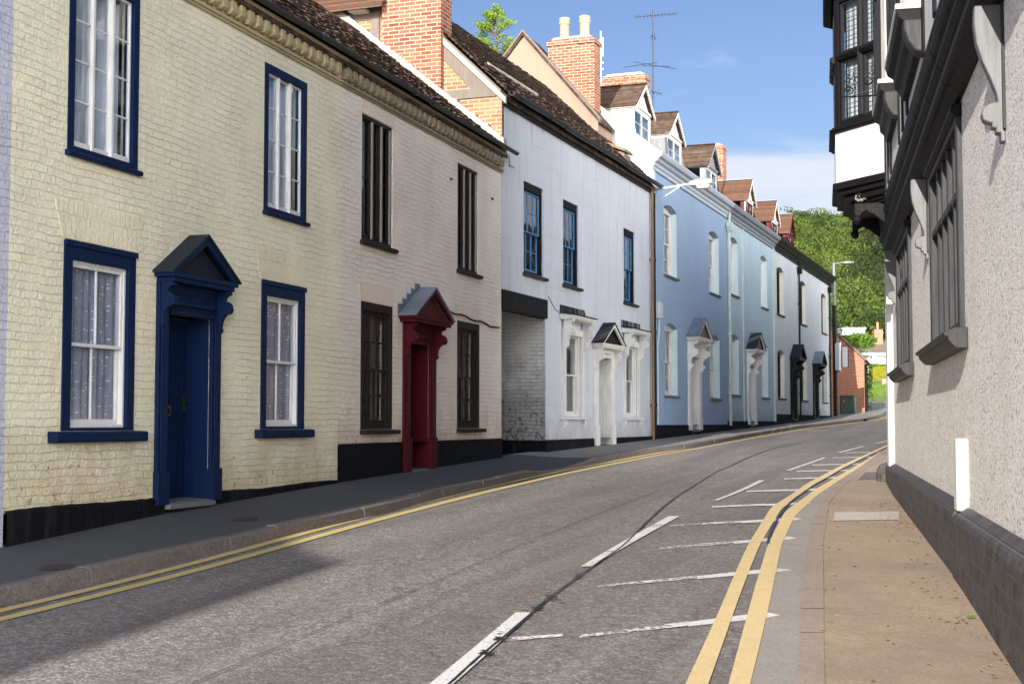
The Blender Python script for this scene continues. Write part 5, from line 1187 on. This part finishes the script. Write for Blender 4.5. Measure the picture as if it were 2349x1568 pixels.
CB = Frame(gx[0], 69.6, -R(10)).thing('utility_cabinet', 'dark green metal utility cabinet against the orange brick wall', 'cabinet', (0, 0, .45))
b = MB(); b.box(-.40, .40, -.2, .2, .30, 1.27); b.prism([(-.42, 1.27), (.42, 1.27), (.40, 1.33), (-.40, 1.33)], -.22, .22, 'y'); b.build('cabinet_body', 'green_metal', CB, bevel=.02)
MB().box(-.38, -.01, -.215, -.2, .40, 1.24).build('cabinet_door', 'green_metal', CB, bevel=.008); MB().box(.01, .38, -.215, -.2, .40, 1.24).build('cabinet_door', 'green_metal', CB, bevel=.008)
MB().box(-.25, -.17, -.222, -.215, 1.02, 1.08).build('cabinet_lock', 'steel', CB)
# far street lamp and sign on it
lx = at(1917, 960, 67.0)
LP = Frame(lx[0], 67.0, 0).thing('street_lamp', 'tall column street lamp at the far end of the terrace', 'street lamp', (0, 0, .2))
MB().tube([(0, 0, .1), (0, 0, at(1917, 700, 67)[2])], .10, 10).build('column_base', 'black_paint', LP)
zt_ = at(1917, 603, 67)[2]
MB().tube([(0, 0, at(1917, 700, 67)[2]-.02), (0, 0, zt_)], .07, 10).tube([(0, 0, zt_-.05), (.45, -.05, zt_+.03)], .035, 8).build('column', 'steel', LP)
MB().prism([(.30, zt_-.02), (.55, zt_+.09), (.95, zt_+.06), (.98, zt_+.0), (.6, zt_-.05)], -.14, .14, 'y').build('lamp_head', 'steel', LP, bevel=.02)
sg = Frame(*at(1938, 818, 66.2)[:2], R(20))
za_, zb_ = at(1938, 842, 66.2)[2], at(1938, 794, 66.2)[2]
SG = sg.thing('road_sign', 'grey backed rectangular road sign fixed by the far lamp column', 'sign', (0, 0, za_))
MB().box(-.16, .18, 0, .02, za_, zb_).build('sign_plate', 'steel', SG)
MB().frame(-.18, .20, za_-.02, zb_+.02, .035, -.01, .03).build('sign_frame', 'black_paint', SG)
MB().prism([(-.22, za_-.18), (-.22, zb_+.2), (-.34, zb_+.1), (-.34, za_-.12)], -.02, .30, 'y').build('sign_edge', 'white_plastic', SG)
MB().tube([(-.2, .1, za_-.1), (-.45, .35, za_-.35)], .03, 6).build('sign_arm', 'black_paint', SG)
# bungalows
def bungalow(px0, px1, pyb, pye, pyr, Yd, label, dorm=None, chim=None, hip=.3):
    x0, _, zb = at(px0, pyb, Yd); x1 = at(px1, pyb, Yd)[0]; ze = at(px0, pye, Yd)[2]; zr = at(px0, pyr, Yd)[2]
    o = Frame((x0+x1)/2, Yd, 0).thing('bungalow', label, 'house', (0, 0, zb), 'bungalows below the wooded hill'); W = (x1-x0)/2; dp = 9.0
    m = MB(); m.box(-W, W, 0, dp, zb-3, ze); m.build('wall', 'white_gable', o)
    r = MB(); e = .5; hh = W*hip
    a, b, c, d = (-W-e, -e, ze), (W+e, -e, ze), (W+e, dp+e, ze), (-W-e, dp+e, ze); p, q = (-W+hh, dp/2, zr), (W-hh, dp/2, zr)
    r.face([a, b, q, p]); r.face([b, c, q]); r.face([c, d, p, q]); r.face([d, a, p]); r.face([a, d, c, b]); r.build('roof', 'tile_far', o)
    wd = MB()
    n = 5
    for i in range(n):
        x = -W+2*W*(i+.5)/n
        w = MB().frame(x-.8, x+.8, zb+.7 if ze-zb > 1.8 else zb+.4, ze-.25, .1, -.05, -.002).build('window', 'white_paint', o)
        MB().face([(x-.7, -.03, zb+.6), (x+.7, -.03, zb+.6), (x+.7, -.03, ze-.3), (x-.7, -.03, ze-.3)]).build('pane', 'glass_dark', w)
    if dorm:
        cx_ = at(dorm[0], 900, Yd)[0]-(x0+x1)/2; w_ = dorm[1]; z0_, z1_ = at(0, dorm[2], Yd)[2], at(0, dorm[3], Yd)[2]
        dm = MB().box(cx_-w_, cx_+w_, .6, 4, z0_, z1_).box(cx_-w_-.15, cx_+w_+.15, .4, 4, z1_, z1_+.15).build('dormer', 'white_plastic', o)
        for k in (-1, 0, 1): MB().box(cx_+k*w_*.6-w_*.26, cx_+k*w_*.6+w_*.26, .55, .6, z0_+.25, z1_-.15).build('window', m_skypane, dm)
    if chim:
        cx_ = at(chim[0], 900, Yd)[0]-(x0+x1)/2; z1_ = at(0, chim[1], Yd)[2]
        c = MB().box(cx_-.5, cx_+.5, 2.6, 3.6, ze, z1_).box(cx_-.57, cx_+.57, 2.53, 3.67, z1_-.5, z1_-.3).build('chimney', 'brick_far', o); MB().tube([(cx_, 3.1, z1_), (cx_, 3.1, z1_+.9)], .15, 8).build('chimney_pot', 'brick_orange', c)
m_skypane = m_plain('painted_reflection_pane', (.25, .45, .7), .1)  # sky reflection painted as an opaque blue base colour
bungalow(1972, 2140, 832, 806, 774, 165, 'nearer white bungalow with brown hipped roof and brick chimney', chim=(2031, 752), hip=.35)
bungalow(1850, 2010, 800, 783, 748, 185, 'farther bungalow with white dormer, half hidden by the bright bush', dorm=(1963, 1.5, 767, 753), hip=.3)
def bush(name, label, cat, cx, cy, z, r, n, size, mat, blobs=1, group=None):
    mb = MB()
    for k in range(blobs):
        o_ = (random.uniform(-.6, .6)*r[0], random.uniform(-.5, .5)*r[1], random.uniform(-.35, .45)*r[2]) if blobs > 1 else (0, 0, 0)
        sc_ = random.uniform(.35, .6) if blobs > 1 else 1
        cards(mb, (cx+o_[0], cy+o_[1], z+o_[2]), (r[0]*sc_, r[1]*sc_, r[2]*sc_), n, size, shell=.5)
    o = mb.build(name, mat); o['label'] = label; o['category'] = cat
    if group: o['group'] = group
    return o
x, y, z = at(1966, 782, 150); bush('bush', 'bright green spreading bush between the two bungalows', 'bush', x, y, z, (2.1, 2, .95), 260, .16, 'leaf_bush', 12)
x, y, z = at(2030, 838, 118); bush('bush', 'low green shrubs just above the golden hedge', 'bush', x, y, z-.2, (2.4, 1, .45), 220, .12, 'leaf_bush', 10)
# hedge: clipped box of leaves
xa, ya_, zh0 = at(1994, 874, 112); xb, _, zh1 = at(2130, 842, 112)
mb = MB(); mb.box(xa+.05, xb, 112.05, 113.3, zh0-.3, zh1-.05)
core = mb
for _ in range(9000):
    f = random.random(); q = (random.uniform(xa, xb), 112+random.gauss(0, .03), random.uniform(zh0-.2, zh1)) if f < .7 else (random.uniform(xa, xb), random.uniform(112, 113.3), zh1+random.gauss(0, .03))
    cards(mb, q, (.01, .01, .01), 1, .05, shell=0)
o = mb.build('hedge', 'leaf_hedge'); o['label'] = 'clipped golden hedge in front of the white bungalow'; o['category'] = 'hedge'
# rough grass verge
mb = MB(); random.seed(8)
for _ in range(9000):
    Y = random.uniform(92.5, 99); X = random.uniform(.22, .33)*Y; z = TZ(X, Y); h = random.uniform(.1, .35); w = .05
    mb.face([(X-w, Y, z-.02), (X+w, Y, z-.02), (X+random.uniform(-.1, .1), Y+random.uniform(-.1, .1), z+h)])
o = mb.build('rough_grass', 'leaf_bush'); o['kind'] = 'stuff'; o['label'] = 'rough grass verge across the far bend'; o['category'] = 'grass'
x, y, z = at(1991, 886, 96)
mb = MB().tube([(x, y, z-.3), (x, y, at(1993, 835, 96)[2])], .07, 8).box(x-.09, x+.09, y-.09, y+.09, at(1993, 835, 96)[2], at(1993, 835, 96)[2]+.08)
o = mb.build('marker_post', 'white_plastic'); o['label'] = 'thin white post on the grass verge at the bend'; o['category'] = 'post'
# garden wall fragment behind verge
x, y, z = at(2040, 872, 104); mb = MB().box(x-.55, x+2.5, 104, 104.4, z-.35, z+.12); o = mb.build('rockery_stone', 'pink_gable', bevel=.05); o['label'] = 'pale pinkish stone edging below the golden hedge'; o['category'] = 'stone edging'
# wooded hill
random.seed(31); mb = MB(); mbd = MB()
n = 0
for iy in range(46):
    Y = 196+iy*4.6
    for ix in range(44):
        r_ = .16+ix*.0055
        X = r_*Y+random.uniform(-2, 2); YY = Y+random.uniform(-2.2, 2.2)
        if random.random() < .12: continue
        z = TZ(X, YY); rr = random.uniform(2.4, 4.6)*(1 if YY > 215 else .7); hz = random.uniform(.9, 1.3)*rr
        sx = 1174.5+3205*X/YY; sy = 968-3205*(z+hz)/YY
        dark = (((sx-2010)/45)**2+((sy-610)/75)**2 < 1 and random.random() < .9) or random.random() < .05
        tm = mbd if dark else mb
        for q in range(6):
            a_ = random.uniform(0, 6.28); e_ = random.uniform(.0, .75); k_ = rr*random.uniform(.34, .52)
            cards(tm, (X+rr*.72*math.cos(a_)*math.cos(e_), YY-abs(rr*.72*math.sin(a_)*math.cos(e_)), z+hz*.7+hz*.8*math.sin(e_)), (k_, k_, k_*.8), 60, .17+.0003*YY, shell=.8)
        n += 1
o = mb.build('hillside_wood', 'leaf_far'); o['kind'] = 'stuff'; o['label'] = 'dense green wood covering the far hill'; o['category'] = 'woodland'
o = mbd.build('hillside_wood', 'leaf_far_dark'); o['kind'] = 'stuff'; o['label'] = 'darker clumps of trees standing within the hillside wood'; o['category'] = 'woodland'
# tree behind the roofs
random.seed(44); Yt = 58.0
x0_, _, zt2 = at(1137, 14, Yt); tr = Frame(x0_, Yt, 0).thing('conifer_tree', 'yellow green conifer rising behind the white house roof', 'tree', (0, 0, 0))
MB().tube([(0, 0, 0), (.1, 0, 8), (.05, 0, 13), (0, 0, zt2-.3)], [.3, .22, .12, .03], 8).build('trunk', 'bark', tr)
mb = MB(); bt = MB(); hgt = zt2
zlow = at(0, 175, Yt)[2]-1.5
for k in range(78):
    t = random.random(); z = hgt-.1-(hgt-zlow)*t; R_ = .12+1.4*min(1, t*1.75)**.8*random.uniform(.55, 1.12); a = random.uniform(0, 6.28)
    ex, ey, ez = R_*math.cos(a), R_*math.sin(a), z+.25*R_
    bt.tube([(0, 0, z-.2), (ex*.5, ey*.5, z-.05), (ex, ey, ez)], [.03, .018, .006], 4)
    for q in (.55, .8, 1.0): cards(mb, (ex*q, ey*q, z+.25*R_*q), (.22, .22, .17), 34, .05, shell=.1)
mb.build('crown', 'leaf_near', tr); bt.build('limbs', 'bark', tr)
# ================================================================== SKY + SUN
AZ, EL = R(22.0), R(19.8)        # sun is behind the camera, to the left
sun = bpy.data.objects.new('sun', bpy.data.lights.new('sun', 'SUN')); C.objects.link(sun)
sd = Vector((-math.sin(AZ)*math.cos(EL), -math.cos(AZ)*math.cos(EL), math.sin(EL)))
sun.rotation_euler = sd.to_track_quat('Z', 'Y').to_euler(); sun.data.energy = 4.2; sun.data.angle = R(.32); sun.data.color = (1, .95, .87)
W = bpy.data.worlds.new('World'); bpy.context.scene.world = W; W.use_nodes = True; nt = W.node_tree; N = nt.nodes
bg = N['Background']; bg.inputs[1].default_value = .15
sky = N.new('ShaderNodeTexSky'); sky.sky_type = 'NISHITA'; sky.sun_disc = False; sky.sun_elevation = EL; sky.sun_rotation = math.atan2(sd.x, sd.y)
sky.air_density = 1.3; sky.dust_density = .4; sky.ozone_density = 2.2
tc = N.new('ShaderNodeTexCoord'); sp = N.new('ShaderNodeSeparateXYZ'); nt.links.new(tc.outputs['Generated'], sp.inputs[0])
mp = N.new('ShaderNodeMapping'); mp.inputs['Scale'].default_value = (1.0, 1.0, 3.6); nt.links.new(tc.outputs['Generated'], mp.inputs[0])
nz = N.new('ShaderNodeTexNoise'); nz.inputs['Scale'].default_value = 5.2; nz.inputs['Detail'].default_value = 8; nz.inputs['Roughness'].default_value = .56; nz.inputs['Distortion'].default_value = .35; nt.links.new(mp.outputs[0], nz.inputs['Vector'])
def mth(op, a, b, c=None):
    m = N.new('ShaderNodeMath'); m.operation = op
    for i, q in enumerate((a, b, c)):
        if q is None: continue
        if isinstance(q, bpy.types.NodeSocket): nt.links.new(q, m.inputs[i])
        else: m.inputs[i].default_value = q
    return m.outputs[0]
def mr(v, a, b, c, d):
    m = N.new('ShaderNodeMapRange'); m.interpolation_type = 'SMOOTHSTEP'; nt.links.new(v, m.inputs[0])
    for i, q in enumerate((a, b, c, d)): m.inputs[i+1].default_value = q
    return m.outputs[0]
low = mr(sp.outputs[2], .155, .215, 1, 0); azf = mr(sp.outputs[0], .06, .20, 0, 1)
base = mth('MULTIPLY', low, azf)
cl = mr(mth('ADD', nz.outputs['Fac'], mth('MULTIPLY', base, .27)), .58, .80, 0, .95)
mx = N.new('ShaderNodeMix'); mx.data_type = 'RGBA'; nt.links.new(cl, mx.inputs[0]); tn = N.new('ShaderNodeMix'); tn.data_type = 'RGBA'; tn.blend_type = 'MULTIPLY'; tn.inputs[0].default_value = 1; nt.links.new(sky.outputs[0], tn.inputs[6]); tn.inputs[7].default_value = (.335, .355, .48, 1)
nt.links.new(tn.outputs[2], mx.inputs[6]); mx.inputs[7].default_value = (2.9, 3.1, 3.5, 1)
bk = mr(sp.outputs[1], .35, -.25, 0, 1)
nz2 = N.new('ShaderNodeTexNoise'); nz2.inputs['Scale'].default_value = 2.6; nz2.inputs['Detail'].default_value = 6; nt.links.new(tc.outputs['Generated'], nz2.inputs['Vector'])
bc = mth('MULTIPLY', mth('MULTIPLY', mr(nz2.outputs['Fac'], .32, .50, 0, .97), bk), mth('MULTIPLY', mr(sp.outputs[2], .60, .20, 0.02, 1), mr(sp.outputs[0], -.55, .05, 0.1, 1)))  # unseen bright cloud bank added behind the camera to fill the shaded fronts
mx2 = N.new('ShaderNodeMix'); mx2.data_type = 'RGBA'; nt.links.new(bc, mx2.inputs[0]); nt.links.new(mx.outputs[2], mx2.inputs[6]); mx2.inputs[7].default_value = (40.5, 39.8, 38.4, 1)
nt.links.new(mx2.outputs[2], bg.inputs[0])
sc = bpy.context.scene
sc.view_settings.view_transform = 'Standard'; sc.view_settings.look = 'None'; sc.view_settings.exposure = .90; sc.view_settings.gamma = 1
sc.render.engine = 'CYCLES'; sc.cycles.max_bounces = 5; sc.cycles.diffuse_bounces = 3; sc.cycles.transparent_max_bounces = 10
for o in list(bpy.data.objects):
    if '_o' in o.keys(): del o['_o']
